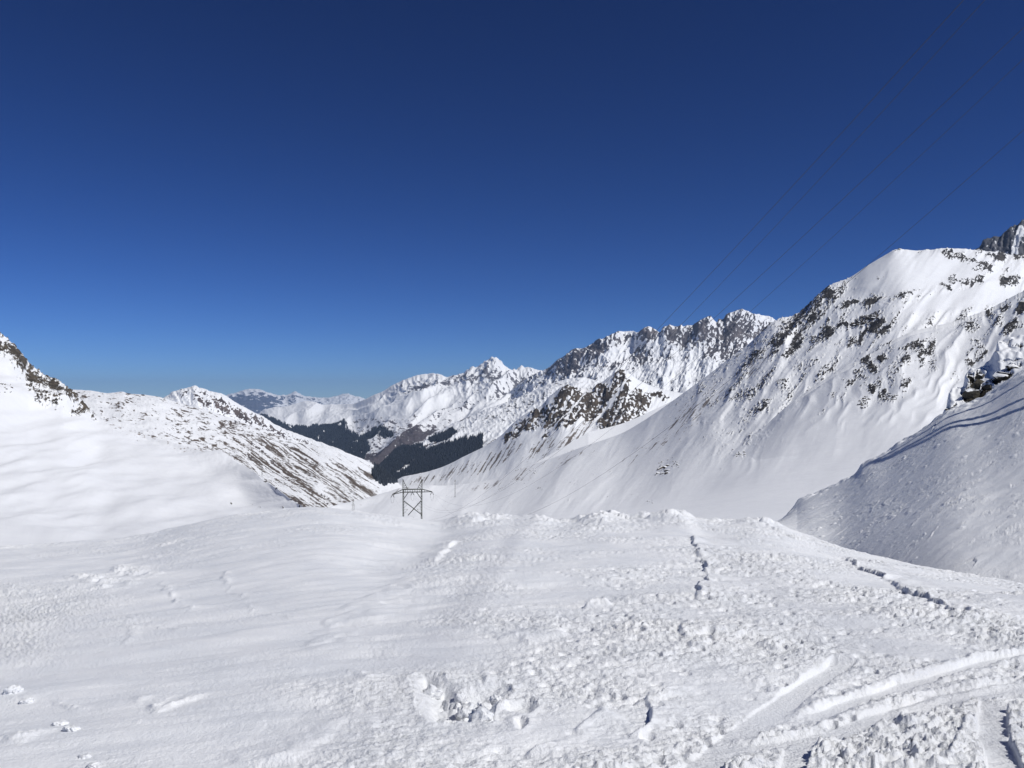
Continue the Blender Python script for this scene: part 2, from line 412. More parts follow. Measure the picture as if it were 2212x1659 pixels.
for pts, w in ((q([(1340,575),(1480,495)]), 2.4), (q([(1480,490),(1660,350)]), 1.0), (q([(1620,580),(1690,515)]), 2.0), (q([(1400,610),(1590,570)]), 1.8), (q([(1680,310),(1820,235)]), 3.5)):
    strip |= seg_dist(WU, WV, pts)[0] < w
T.attrs['forest'] = blur2(np.where((f1 | f2) & ~strip & (fbm(U/5,V/4,3,166) < .40), 1.0, 0).astype(np.float32))
T.attrs['veg'] = cover(.25+.15*sstep(930,960,V), .7*fbm(lb/5,la/30,4,191))
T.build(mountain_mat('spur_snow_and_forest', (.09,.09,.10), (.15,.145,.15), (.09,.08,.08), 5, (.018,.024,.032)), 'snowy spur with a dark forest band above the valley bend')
T_SPUR = T

# ============================================================ jagged rocky range
sky_ = [(1060,880,7600),(1120,830,7400),(1160,806,7200),(1185,793,7100),(1205,777,7000),(1225,766,6900),(1240,754,6900),(1262,752,6800),(1280,742,6800),(1300,733,6700),(1320,724,6700),(1335,717,6700),(1350,715,6900),(1368,714.5,6900),(1374,718,6700),(1390,711,6600),(1402,706,6600),(1415,711,6600),(1425,718,6600),(1434,705,6500),(1450,703,6500),(1462,706,6500),(1474,706,6500),(1486,703,6500),(1496,702,6500),(1508,694,6400),(1522,686,6400),(1534,683,6400),(1543,692,6400),(1548,696,6400),(1553,689,6400),(1560,690,6400),(1570,679,6400),(1584,673,6400),(1598,668,6400),(1614,672,6400),(1628,679,6400),(1642,682,6400),(1658,682,6400),(1674,691,6400),(1700,705,6400),(1760,720,6400),(1850,740,6400)]
SMOOTH = 85.0
T = Terrain('jagged_rocky_range', 1060, 1850, 620, [[(0,960,4700)], frac(0, sky_, .45, .42), frac(0, sky_, .75, .82), sky_, behind(1.1, 500)], [8, 90, 115, 8])
SMOOTH = 70.0
U, V = T.U, T.V; m = T.Y/FP
la, lb = along(U, V, 112)
env = sstep(.1, 1., T.q)*(1-.8*sstep(2.75,3,T.q))
spur = ridged(lb/44+.2*fbm(U/40,V/40,2,6), la/170, 2, 231, .5); gul = ridged(lb/15+.3*fbm(U/20,V/20,2,7), la/55, 3, 241, .5); fine = ridged(U/10, V/10, 4, 255, .5)
hiU = sstep(1380, 1500, U)*sstep(800, 740, V)
l3, l4 = along(U, V, 128); dg = ridged(l4/13+.4*fbm(U/25,V/25,2,8), l3/48, 3, 236, .55)
T.Z += env*m*(11*(spur-.5)+2*(gul-.5)+5*(dg-.5)+3.5*(fine-.5)+8*fbm(U/36,V/26,3,233))
nx, ny, nz = T.slope()
bl = blobs(U, V, [(1590,718,56,40),(1520,712,28,28),(1450,722,24,20,0,1),(1410,722,24,18,0,.9),(1340,735,36,14,-40,.8),(1290,755,36,16,-30,.8),(1240,775,36,16,-30,.75),(1580,765,50,12,0,.7),(1540,755,30,20,0,.9),(1650,715,30,26,0,.8),(1400,770,50,18,0,.55),(1340,790,50,18,0,.55),(1480,740,26,20,0,.8),(1230,800,40,14,0,.6),(1440,780,20,8,0,.7)], 9, 17)
snowy = blobs(U, V, [(1420,790,50,8),(1360,806,60,8),(1560,790,40,7),(1480,802,50,9),(1362,718,12,4),(1505,768,10,30,35),(1475,765,8,24,30),(1425,745,8,22,25),(1330,760,30,7,-30,.6)], 6, 27)
spk = .55*fbm(l3/9, l4/4.2, 4, 277, .65)+.40*(fine-.5)+.40*(dg-.5)
T.attrs['rock'] = cover(.27+.50*bl-.5*snowy+.35*np.clip(-nx,-.4,.4), spk)
T.build(mountain_mat('jagged_range_rock', (.085,.08,.09), (.17,.155,.16), (.1,.09,.08), 7), 'jagged grey rocky range with snowy gullies in the middle right distance', 'mountain')

# ============================================================ grey peak behind the right mountain
sky_ = [(2020,640,3400),(2060,590,3400),(2100,546,3400),(2115,535,3400),(2128,520,3400),(2140,516,3400),(2155,512,3400),(2168,508,3400),(2178,497,3400),(2190,488,3400),(2204,482,3400),(2220,474,3400),(2260,455,3400),(2330,440,3400),(2480,470,3400)]
T = Terrain('grey_rock_peak', 2020, 2480, 200, [[(0,760,2500)], frac(0, sky_, .5, .6), sky_, behind(1.15, 250)], [20, 120, 6])
U, V = T.U, T.V; m = T.Y/FP; la, lb = along(U, V, 105)
gul = ridged(lb/26, la/80, 4, 341, .5); fine = ridged(U/12, V/12, 4, 355, .5)
T.Z += sstep(.1,1,T.q)*(1-.6*sstep(1.8,2,T.q))*m*(14*(gul-.5)+7*(fine-.5))
cou = seg_dist(U+4*fbm(U/12,V/12,2,4), V, [(2206,498),(2198,520),(2192,545),(2190,580)])[0]
T.attrs['rock'] = cover(.72-1.3*sstep(9,4,cou), .5*fbm(U/7,V/6,4,377)+.5*(fine-.5))
T.build(mountain_mat('grey_peak_rock', (.06,.065,.08), (.12,.12,.135), (.1,.09,.08), 4), 'dark grey rocky peak rising behind the right snow dome')

# ============================================================ brown rocky peak in the middle
sky_ = [(800,1075,3000),(840,1050,3050),(870,1030,3100),(900,1024,3100),(940,1014,3100),(975,1000,3100),(1010,982,3100),(1040,968,3100),(1070,950,3100),(1085,938,3100),(1095,928,3100),(1110,912,3100),(1130,897,3100),(1150,886,3100),(1170,876,3100),(1185,858,3100),(1200,846,3100),(1212,836,3100),(1225,833,3100),(1240,836,3100),(1260,838,3100),(1280,836,3100),(1300,826,3100),(1318,812,3100),(1332,803,3100),(1345,799,3100),(1358,806,3100),(1372,816,3100),(1390,826,3100),(1420,838,3100),(1450,845,3100),(1490,852,3100),(1540,880,3100),(1600,920,3100),(1700,990,3100)]
SMOOTH = 35.0
T = Terrain('brown_rock_peak', 800, 1700, 640, [[(0,1110,1500)], frac(0, sky_, .42, .62), frac(0, sky_, .72, .85), sky_, behind(1.15, 300)], [30, 80, 95, 8])
SMOOTH = 70.0
U, V = T.U, T.V; m = T.Y/FP
la, lb = along(U, V, 122)
env = sstep(.3, 1.2, T.q)*(1-.6*sstep(2.8,3,T.q))
spur = ridged(lb/38+.2*fbm(U/40,V/40,2,6), la/140, 3, 431, .5); gul = ridged(lb/14+.3*fbm(U/20,V/20,2,7), la/60, 4, 441, .5); fine = ridged(U/9, V/8, 4, 455, .5)
bl = blobs(U, V, [(1340,832,20,36),(1325,885,44,44),(1300,860,36,32),(1372,880,28,44,30,.95),(1230,868,36,34),(1265,880,32,32,0,.95),(1195,905,30,22,-35),(1160,905,34,16,-40),(1125,922,28,12,-45),(1098,942,16,9,-50,.9),(1330,925,44,16,0,.85),(1395,905,18,16,0,.65),(1430,858,20,12,20,.65),(1465,888,28,8,40,.6),(1410,853,16,8,0,.6),(1235,908,26,12,-40,.8),(1180,935,24,8,-45,.6),(1440,905,14,10,0,.5),(1300,940,20,6,0,.6)], 7, 47)
cou = np.minimum(seg_dist(U+3*fbm(U/10,V/10,2,4), V, [(1352,825),(1325,860),(1290,905),(1262,945)])[0], seg_dist(U, V+3*fbm(U/10,V/10,2,8), [(1265,850),(1230,890),(1180,930),(1120,965)])[0]+1.5)
spk = .4*fbm(U/6,V/6,4,477)+.35*(fine-.5)+.35*(gul-.5)
pl = sstep(.12,.6,bl)
base = cover(-.02+.64*pl-.7*sstep(4,1.5,cou), 1.25*spk)
rk = sstep(.35,.6,base)
T.Z += env*m*(15*(spur-.5)*(.12+.9*bl)+6*(gul-.5)*(.12+.9*rk)+rk*4*(fine-.3))
T.attrs['rock'] = base
st = .75*fbm(lb/4+.3*fbm(U/20,V/20,2,4), la/60, 4, 491)
T.attrs['veg'] = cover(.52*blobs(U,V,[(1240,945,70,22,-40),(1080,985,90,22,-35,.9),(990,1018,80,18,-20,.9),(920,1035,60,10,-15,.9),(1180,960,60,16,-40,.9)],6,5), st)
T.build(mountain_mat('brown_peak_rock', (.045,.037,.030), (.105,.085,.066), (.13,.11,.095), 3.2), 'brown rocky peak with snow couloirs in the middle of the far slopes')
T_BROWN = T

# ============================================================ right mountain with the snow dome
sky_ = [(690,1112,520),(735,1093,750),(790,1076,900),(830,1065,1050),(870,1057,1150),(920,1051,1195),(980,1046,1250),(1040,1040,1275),(1100,1022,1300),(1160,1000,1315),(1220,979,1331),(1290,957,1350),(1340,938,1359),(1370,922,1364),(1400,903,1370),(1450,868,1385),(1500,832,1400),(1560,785,1418),(1600,754,1430),(1640,722,1442),(1670,699,1451),(1690,688,1457),(1720,679,1468),(1750,655,1480),(1780,632,1492),(1800,618,1500),(1840,598,1516),(1875,574,1530),(1910,552,1544),(1930,542,1552),(1950,538,1560),(1975,540,1570),(2000,541,1580),(2050,542,1600),(2100,540,1620),(2150,546,1637),(2212,556,1660),(2300,560,1689),(2480,560,1750)]
T = Terrain('snow_dome_mountain', 690, 2480, 980, [[(690,1185,75),(1100,1185,75),(2480,1185,75)], frac(0, sky_, .28, .36), frac(0, sky_, .46, .62), frac(0, sky_, .66, .78), frac(0, sky_, .85, .90), sky_, behind(1.12, 120)], [8, 36, 52, 62, 62, 55, 6])
U, V = T.U, T.V; m = T.Y/FP
la, lb = along(U, V, 130)
env = sstep(.6, 2.2, T.q)*(1-.6*sstep(4.8,5,T.q))
big = fbm(lb/120, la/330, 2, 531); rib = ridged(lb/64+.35*fbm(U/70,V/70,2,6), la/260, 2, 541, .45); fine = ridged(U/10, V/8, 4, 555, .5)
dome_ = blobs(U, V, [(1950,590,130,52),(2040,585,120,50,0,.8),(2080,650,130,24,-12)], 0, 0)
steep = sstep(1400,1600,U)*sstep(1010,900,V+0.2*(U-1700))*(1-.9*sstep(.25,.7,dome_))
RB = [(1783,634,13,14,-40),(1760,658,18,12,-45),(1741,681,26,16,-35),(1713,709,24,20,-40),(1680,735,22,14,-45,.75),(1640,770,24,12,-45,.6),(1600,800,24,10,-45,.5),(1783,720,16,24,20,.8),(1760,735,12,12,0,.75),(1870,690,32,11,-20),(1893,703,20,11,-30,.9),(1825,704,11,8,0,.9),(1840,735,12,9,-40,.8),(1860,725,20,9,-45,.7),(1910,715,16,8,-30,.6),(2059,552,24,7,10),(2092,560,20,8,15),(2127,575,18,8,30),(2110,582,9,6),(2139,588,7,6),(2059,606,10,12),(2043,621,16,6,30),(2092,611,18,9),(2115,603,10,7),(2181,608,24,12,-10),(2157,554,22,6,10),(2202,552,16,9,-30),(1797,845,14,7,-20,.85),(1867,863,11,10,-40,.9),(1720,742,12,18,0,.6),(1700,770,13,20,20,.6),(1690,830,16,12,-40,.85),(1730,800,14,14,-40,.6),(1758,860,18,8,-40,.65),(1720,900,16,6,-40,.55),(1790,690,10,6,-20,.7),(1875,648,10,5,0,.6),(1885,650,36,7,-15,.5),(1955,640,60,10,-15,.48),(1840,652,36,7,-10,.55),(1900,600,12,7,-30,.5),(2005,600,14,6,20,.55),(1810,665,16,7,-30,.5),(2240,560,30,10),(1850,600,10,4,-30,.4),
 (1431,1011,15,15,0,.8),(1458,1004,9,7,0,.8),(1447,992,8,4),(1420,1024,14,4),(1596,981,16,5),(1232,974,7,3,0,.8),(1117,1004,8,6,0,.8),(1080,1053,7,4,0,.9),(1095,1040,7,6,0,.6),(1151,1018,9,7,0,.7),(1164,1058,9,4,0,.9),(1190,1020,6,5,0,.65),(1404,1082,9,4,0,.8),(1370,1068,14,5,0,.7),(1425,1066,14,5,0,.6),(1316,1070,12,3,0,.8),(1222,1082,12,2.2,0,.8),(1060,1095,12,3,0,.8),(1100,1085,14,4,-15,.65),(1240,1048,24,8,-20,.6),(1320,1020,10,6,-30,.65),(1285,1030,8,4,0,.7),(1390,1022,12,6,-30,.6),(1687,961,8,5,0,.7),(1650,947,12,7,-30,.65),(1640,990,10,5,-40,.5),(1500,1040,11,6,-40,.5),(1560,1010,9,5,-40,.5),(1450,1075,22,6,-10,.5),(1655,880,20,6,-45,.5),(1600,930,18,5,-45,.5),(1530,860,18,6,-45,.5),(1620,1010,16,5,-40,.45),(1780,900,16,5,-40,.45),(1180,1040,16,4,-30,.5),(1130,1045,12,4,-30,.5),(1350,1045,12,5,-30,.45)]
bl = blobs(U, V, RB, 11, 57)
edge = sstep(70, 4, np.abs(V-skyline(sky_, U)))*sstep(1360,1480,U)*sstep(1800,1750,U)
spk = .84*fbm(la/4.8, lb/2.7, 4, 556, .75)+.30*(fine-.5)
patch = sstep(-.1,.4,fbm(la/70, lb/22, 3, 571))
dens = .44*sstep(.12,.6,bl)*(.68+.32*sstep(1740,1800,U))+steep*(.33*patch+.12)+.16*edge*sstep(-.3,.3,fbm(U/14,V/14,2,58))+.05*sstep(1000,1100,U)*sstep(1020,980,V)
base = cover(dens, spk); rk = sstep(.36,.6,base)
T.Z += env*m*(12*big+(2+7*steep)*(rib-.5)+(.8+2.2*steep)*fbm(lb/17+.3*fbm(U/40,V/40,2,7), la/150, 3, 532)) + m*(rk*(1.2+2.4*steep)*(.4+.6*fine)+.35*sstep(1.2,2,T.q)*fbm(U/9,V/5,3,590)*(.3+steep))
T.attrs['rock'] = base
st = .7*fbm(lb/3.5+.4*fbm(U/30,V/30,2,4), la/42, 4, 591)
T.attrs['veg'] = cover(.42*blobs(U,V,[(1500,890,150,34,-38),(1420,955,120,20,-32,.9),(1060,1045,110,12,-12,1),(1250,985,110,16,-22,.8),(870,1062,80,8,-18,1),(780,1085,60,5,-20,.9),(1620,800,80,26,-45),(1720,870,80,20,-45,.7),(1150,1010,60,18,-30,.8),(1900,645,120,12,-14,.7)],6,5), st)
T.build(mountain_mat('dome_mountain_snow_and_rock', (.030,.030,.031), (.085,.080,.077), (.17,.15,.14), 1.5), 'big right-hand snow mountain with a smooth white dome and rocky ribs')
T_DOME = T

# ---- nearer rib on that mountain, in front of the snow bowl
sky_ = [(1560,985,560),(1640,925,600),(1700,878,640),(1780,820,680),(1846,784,700),(1900,752,720),(1950,722,740),(2008,704,760),(2050,694,770),(2084,684,780),(2130,668,790),(2165,651,800),(2212,624,800),(2300,590,800),(2480,520,800)]
T = Terrain('rocky_mountain_rib', 1560, 2480, 560, [[(0,1190,82)], frac(0, sky_, .34, .46), frac(0, sky_, .62, .74), sky_, behind(1.05, 12), behind(1.35, 160)], [6, 56, 120, 8, 6])
U, V = T.U, T.V; m = T.Y/FP
la, lb = along(U, V, 130)
env = sstep(.8, 1.8, T.q)*(1-.6*sstep(2.8,3,T.q))
rib = ridged(lb/60+.35*fbm(U/60,V/60,2,16), la/210, 2, 641, .45); fine = ridged(U/10, V/8, 4, 655, .5)
RB2 = [(1870,777,14,13),(1855,798,15,14,-40),(1905,763,10,7,-30),(1928,796,13,24,15),(1923,856,22,11,-15),(1912,838,11,11),(1905,850,9,9),(1987,746,13,16,-50),(1965,765,10,12,-50,.9),(2015,748,10,26,0),(2015,784,13,10),(1995,772,12,7,-40,.7),(1954,819,15,15,0,.85),(1948,806,9,9,0,.8),(1867,863,12,11,-40),(1885,830,12,12,-45,.7),(2101,697,19,10,-30),(2106,720,9,14,40,.9),(2139,671,10,8,-30),(2157,685,9,14,50),(2174,704,9,14,50),(2120,750,20,14,-45,.8),(2095,770,12,10,-45,.8),(2059,802,14,11,-45,.85),(2100,740,26,7,-50,.65),(2048,738,6,4,0,.9),(2170,655,16,7,-30,.8),(2195,690,12,16,50,.8),(2212,650,24,12,-30,.8),(1965,735,60,7,-15,.55),(1890,790,14,10,-45,.65),(1840,815,18,8,-45,.7),(1820,850,16,7,-45,.6),(1800,846,12,7,-20,.85),(1780,880,16,6,-45,.6),(1900,820,12,18,20,.6),(1940,770,14,20,30,.6),(2190,740,14,14,40,.6)]
bl = blobs(U, V, RB2, 11, 67)
smooth = blobs(U,V,[(2050,715,22,20),(2070,750,26,30,0,.9),(2020,850,70,50),(1950,900,60,40),(2080,830,60,40)],0,0)
spk = .84*fbm(la/4.8, lb/2.7, 4, 656, .75)+.30*(fine-.5)
dens = (.44*sstep(.12,.6,bl)+.36*sstep(900,820,V+.3*(1900-U))*sstep(-.2,.4,fbm(la/60,lb/20,3,671)))*(1-.8*smooth)
base = cover(dens, spk); rk = sstep(.36,.6,base)
T.Z += env*m*(10*(rib-.5)*sstep(960,860,V)) + m*(rk*2.8*(.4+.6*fine)+.4*fbm(U/9,V/5,3,690)*sstep(900,820,V))
# the rib swells out of the mountain behind it: blend the two surfaces
jd = np.clip(np.searchsorted(T_DOME.U[0], U[0]), 1, T_DOME.U.shape[1]-1); ud = T_DOME.U[0]; td = (U[0]-ud[jd-1])/(ud[jd]-ud[jd-1])
Zd = np.stack([np.interp(T.Y[:,i], T_DOME.Y[:,j_-1], T_DOME.Z[:,j_-1])*(1-t_)+np.interp(T.Y[:,i], T_DOME.Y[:,j_], T_DOME.Z[:,j_])*t_ for i, (j_, t_) in enumerate(zip(jd, td))], 1)
soft_ = .012*T.Y; df = (T.Z-Zd-m*16*sstep(1700,1580,U))/soft_
bl_ = np.where(T.q <= 3.0, np.log1p(np.exp(np.clip(df, -30, 30)))*soft_+np.maximum(df-30, 0)*soft_, df*soft_)
T.Z = np.where(T.q <= 3.0, Zd-.006*T.Y+bl_, np.minimum(T.Z, Zd+bl_)).astype(np.float32)
T.attrs['rock'] = base; T.attrs['veg'] *= 0
T.build(mountain_mat('mountain_rib_snow_and_rock', (.030,.029,.029), (.085,.080,.075), (.16,.135,.12), .9), 'nearer rocky rib slanting down the right mountain below the dome', 'mountain slope')
T_RIB = T

# ============================================================ left small peak
sky_ = [(240,905,3600),(300,880,3600),(340,866,3600),(358,857,3600),(372,847,3600),(385,843,3600),(400,838,3600),(412,836,3600),(420,832,3600),(432,837,3600),(448,842,3600),(468,848,3600),(485,853,3650),(505,866,3700),(530,880,3800),(555,894,3900),(575,903,4000),(592,915,4050),(621,929,4100),(645,938,4200),(680,951,4300),(720,965,4400),(770,988,4500),(830,1022,4600),(880,1055,4700)]
T = Terrain('left_pointed_peak', 240, 880, 440, [[(0,1100,2700)], frac(0, sky_, .5, .5), sky_, behind(1.15, 300)], [10, 120, 6])
U, V = T.U, T.V; m = T.Y/FP; la, lb = along(U, V, 55)
gul = ridged(lb/20, la/70, 4, 741, .5); fine = ridged(U/8, V/8, 4, 755, .5)
env = sstep(.2,1,T.q)*(1-.6*sstep(1.8,2,T.q))
T.Z += env*m*(6*(gul-.5)+4*(fine-.5))
bl = blobs(U, V, [(435,865,26,10,40),(480,880,30,12,40),(520,895,34,12,38),(560,912,34,9,35,.9),(400,850,16,8,0,.7),(440,848,24,6,20,.75),(600,935,46,9,30,.75),(470,862,36,7,25,.85),(650,955,50,7,22,.6)], 6, 77)
T.attrs['rock'] = cover(.16+.55*bl, .5*fbm(U/6,V/4,4,777)+.4*(fine-.5)+.2*(gul-.5))
T.build(mountain_mat('left_peak_rock', (.075,.065,.065), (.15,.125,.12), (.12,.1,.09), 4), 'small pointed snowy peak with brown rocks on the left skyline')

# ============================================================ left streaked slope
sky_ = [(-150,800,1300),(100,836,1350),(165,842,1400),(200,844,1400),(235,849,1420),(262,847,1430),(285,851,1450),(310,852,1470),(345,857,1500),(380,868,1560),(420,879,1620),(460,890,1680),(500,903,1750),(560,925,1850),(600,940,1950),(640,956,2050),(680,962,2150),(715,968,2250),(740,975,2350),(770,986,2500),(800,1001,2650),(830,1020,2800),(850,1036,2900),(880,1056,3000)]
T = Terrain('streaked_left_slope', -150, 880, 720, [[(-150,1160,300),(400,1160,330),(620,1150,360),(680,1125,480),(720,1105,700),(780,1080,1100),(830,1068,1800),(880,1064,2300)], frac(0, sky_, .40, .42), frac(0, sky_, .72, .74), sky_, behind(1.2, 160)], [60, 90, 75, 6])
U, V = T.U, T.V; m = T.Y/FP; la, lb = along(U, V, 34); la2, lb2 = along(U, V, 16)
env = sstep(.0,.6,T.q)*(1-.6*sstep(2.85,3,T.q))
bn = fbm(lb2/22, la2/90, 4, 831); gl = fbm(lb/9, la/110, 4, 841)
steepz = sstep(-26, 10, (V-955)-0.10*(U-560)+10*fbm(U/60,V/30,2,8))*sstep(430,540,U)
bench = fbm(U/70+.4*fbm(U/30,V/30,2,9), V/13, 4, 851)
T.Z += env*m*(7*bn*(1-.6*steepz)+5*gl*(.15+steepz)+4.5*bench*(1-steepz)+1.2*fbm(U/6,V/3,3,861))
wv_ = .8*fbm(U/50,V/50,2,3)
stk = fbm(lb/2.4+wv_, la/75, 4, 871, .6); stk2 = fbm(lb/8+wv_, la/200, 3, 872)
far = sstep(640,720,U)*sstep(1010,985,V-.15*(U-700))
d1 = (.47+.42*stk2-.30*far)*sstep(850,815,U)
a1 = cover(d1, .75*stk+.25*fbm(la/9,lb/3,3,873))
d2 = .31+.30*fbm(U/60,V/24,3,882)+.10*sstep(300,480,U)
a2 = cover(d2, .65*fbm(la2/15, lb2/3.6, 4, 881)+.25*fbm(la2/5,lb2/2.2,2,883))
T.attrs['veg'] = a2+(a1-a2)*steepz
dR = .6*blobs(U,V,[(540,985,18,3,40),(500,895,36,6,15,.8),(560,970,36,5,30,.8),(590,1000,24,4,35,.8),(700,1075,34,10,30,.8),(640,1085,20,8,30,.9),(620,960,18,3,20,.7),(440,925,26,5,12,.7),(300,850,18,4,5,.8),(520,915,30,5,20,.7),(400,900,20,3,12,.6),(760,1065,30,6,25,.6)],4,4)
T.attrs['rock'] = cover(.05+dR, .6*fbm(la2/8,lb2/3,4,892))
T.attrs['forest'] = np.where(inpoly(U+4*fbm(U/6,V/6,2,1), V+4*fbm(U/6+9,V/6,2,2), q([(1030,590),(1100,480),(1000,440),(1060,430),(1200,510),(1300,560),(1420,620),(1330,690),(1200,735),(1120,690)])) & (fbm(U/7,V/4,2,895) > -.12), 1.0, 0).astype(np.float32)
T.build(mountain_mat('streaked_slope_snow_and_grass', (.06,.052,.05), (.12,.10,.095), (.082,.066,.054), 1.9), 'left valley slope streaked with brown grass and snow running down to the bend', 'mountain slope')
T_LEFT = T

# ============================================================ left snow basin with its rocky shoulder
sky_ = [(-320,500,600),(-200,585,540),(-100,655,490),(0,724,445),(12,731,441),(25,742,437),(40,758,432),(52,772,428),(62,786,424),(80,796,418),(100,812,411),(120,820,404),(135,826,399),(146,838,395),(158,852,391),(172,866,387),(185,878,383),(195,890,380),(215,904,374),(250,918,364),(300,935,351),(350,948,338),(400,962,326),(440,972,316),(470,978,308),(500,992,290),(530,1010,260),(560,1030,225),(600,1056,185),(640,1086,150),(665,1100,130),(720,1145,110)]
T = Terrain('left_snow_basin', -320, 720, 720, [[(-320,1290,45),(0,1275,45),(300,1245,48),(720,1225,55)], frac(0, sky_, .26, .34), frac(0, sky_, .50, .60), frac(0, sky_, .76, .84), sky_, behind(1.06, 4), behind(1.4, 60)], [20, 60, 60, 90, 6, 5])
U, V = T.U, T.V; m = T.Y/FP
sk = skyline(sky_, U)
env = sstep(.3,1.2,T.q)*(1-.8*sstep(3.85,4,T.q))
soft = fbm(U/260+.2+V/300, V/75, 2, 931)+.4*fbm(U/120+V/90, V/30, 2, 932)
drift = fbm(U/60+V/40, V/9, 4, 941)
T.Z += env*m*(24*soft+1.0*drift*sstep(900,980,V)+.30*fbm(U/16+V/12, V/3.0, 4, 943)+.45*sstep(.1,.5,fbm(U/70+V/60,V/14,3,944)))
RB3 = [(5,760,28,18),(40,785,26,18,45),(75,815,36,18,42),(120,835,30,13,40),(150,858,26,11,42),(185,880,15,9,40),(10,842,18,8),(70,850,20,13),(95,862,28,15,10),(120,870,20,11),(165,890,18,7,10,.9),(70,835,18,9,0,.9),(178,888,11,6),(200,905,9,6,30,.6),(35,765,20,18,40),(-40,740,40,40),(-30,800,30,14,0,.7),(45,815,24,12,20,.6)]
bl = blobs(U, V, RB3, 7, 97)
fine = ridged(U/12, V/8, 4, 955, .5)
near_sk = sstep(46, 8, V-sk)
dots = blobs(U, V, [(250,925,22,4,30,.6),(300,945,36,5,20,.55),(375,952,12,3,10,.65),(560,1018,10,3),(600,1052,9,3),(575,1040,8,3),(650,1090,12,5,30,.9),(630,1080,10,6,30,.85),(585,1075,6,2,0,.9),(610,1095,6,2,0,.9),(560,1090,6,2,0,.8),(500,1078,4,2.5,0,.9),(545,1075,5,2,0,.75),(520,990,18,3,25,.75),(545,1002,18,3,35,.75),(640,1095,20,5,20,.5)], 3, 98)
dens = .60*bl+.62*dots+.20*near_sk*sstep(240,180,U)
base = cover(dens, .5*fbm(la2[:1,:1]*0+U/7, V/4.2, 4, 956)+.4*(fine-.5)); rk = sstep(.36,.6,base)
T.Z += m*rk*(5*sstep(260,200,U)+1.2)*(.35+.65*fine)+m*1.2*near_sk*fbm(U/16,V/10,3,958)
T.attrs['rock'] = base
T.attrs['veg'] = cover(.40*blobs(U,V,[(300,932,140,12,14),(420,968,80,9,14)],4,7), .6*fbm(U/9,V/3,4,971))
T.build(mountain_mat('basin_snow_and_rock', (.045,.04,.034), (.12,.10,.078), (.15,.12,.10), .32), 'smooth white snow basin on the left with a rocky shoulder above it', 'snow slope')
T_BASIN = T

# ============================================================ foreground snowfield and the right bank
crest = [(-420,1215),(-150,1190),(0,1183),(120,1176),(200,1171),(250,1168),(300,1161),(360,1147),(420,1131),(450,1124),(520,1111),(600,1101),(650,1095),(690,1092),(720,1095),(760,1100),(800,1106),(850,1112),(900,1117),(940,1121),(960,1124),(985,1115),(1010,1110),(1040,1113),(1080,1112),(1110,1116),(1150,1114),(1200,1124),(1235,1125),(1270,1113),(1300,1112),(1335,1119),(1370,1119),(1400,1119),(1425,1110),(1455,1107),(1485,1109),(1500,1120),(1525,1128),(1560,1128),(1600,1126),(1640,1126),(1680,1136),(1720,1150),(1760,1165),(1830,1186),(1950,1212),(2100,1240),(2212,1262),(2500,1330),(2700,1370)]
cr = np.array(crest, float)
def crestv(u): return pchip(cr[:,0], cr[:,1], u)
def gsm(f, u, sg):
    """f smoothed over u with a Gaussian of width sg"""
    o = np.linspace(-2.4, 2.4, 41); w = np.exp(-.5*o*o); return sum(wi*f(u+oi*sg) for wi, oi in zip(w, o))/w.sum()
def edgev(u): return pchip(edge_pts[:,0], edge_pts[:,1], np.clip(u, 1640, 2700))
edge_pts = np.array([(1640,1150),(1668,1136),(1690,1120),(1703,1106),(1712,1098),(1722,1082),(1760,1066),(1800,1048),(1826,1034),(1850,1021),(1860,1004),(1905,982),(1960,946),(2000,920),(2040,892),(2075,875),(2105,864),(2140,846),(2175,822),(2212,797),(2350,716),(2500,630),(2700,520)], float)
def ground_D(u, v):
    """distance at which the sloping snowfield is met along a survey ray"""
    x = (u-CU)/FP; t = .070+.072*.12*np.log1p(np.exp(-x/.12))
    return EYE/np.maximum((v-HOR)/FP-t, .03)
lipz = lambda u: .10*sstep(720,520,u)
DC = lambda u: gsm(lambda w: np.interp(w, [-420,0,300,600,1600,1700,1830,2212,2700], [23,23,24,24.5,24.5,23,21,17.5,15]), u, 50.)
def fr(v):
    def f(u, vs_, Ds): return np.full_like(u, v), ground_D(u, v)
    return f
def frc(k):       # rows between v=1300 and the crest
    def f(u, vs_, Ds):
        c = gsm(crestv, u, 120*(1-k)+18); v = 1300+(c-1300)*k; D0 = ground_D(u, 1300.); D1 = DC(u)
        return v, 1/(1/D0+(1/D1-1/D0)*(k**1.05))
    return f
def row_crest(u, vs_, Ds): return crestv(u), DC(u)
def row_hid(dD, dz_):
    def f(u, vs_, Ds):
        D = Ds[-1]+dD; z = Ds[-1]*(HOR-vs_[-1])/FP-dz_; return HOR-z/D*FP, D
    f.hidden = True
    return f
def row_crest0(u, vs_, Ds): return gsm(crestv, u, 17.), DC(u)
T = Terrain('foreground_snowfield', -170, 2382, 1120,
    [fr(4500.), fr(1800.), fr(1659.), fr(1450.), fr(1300.), frc(.45), frc(.8), row_crest0, row_hid(1.0,.22), row_hid(6,2.5), row_hid(45,20)],
    [10, 24, 124, 98, 66, 60, 50, 8, 6, 4])
U, V, X, Y = T.U, T.V, T.X, T.Y
m = Y/FP
vis = T.q
_un = U[0]; XF, YF, ZF = T.X, T.Y, T.Z.copy()
def gp(u, v):
    """ground point (x, y) under a survey ray, before the small relief is added"""
    j = int(np.clip(np.searchsorted(_un, u), 1, len(_un)-1)); c = T_V0[:, j]; n = ROWC
    k = int(np.clip(np.searchsorted(-c[:n], -v), 1, n-1)); t = float(np.clip((c[k-1]-v)/(c[k-1]-c[k]+1e-9), 0, 1))
    D = float(YF[k-1,j]*(1-t)+YF[k,j]*t)
    return (D*(u-CU)/FP, D)
T_V0 = V.copy(); ROWC = int(np.argmax(T.q[:,0] >= 7))+1
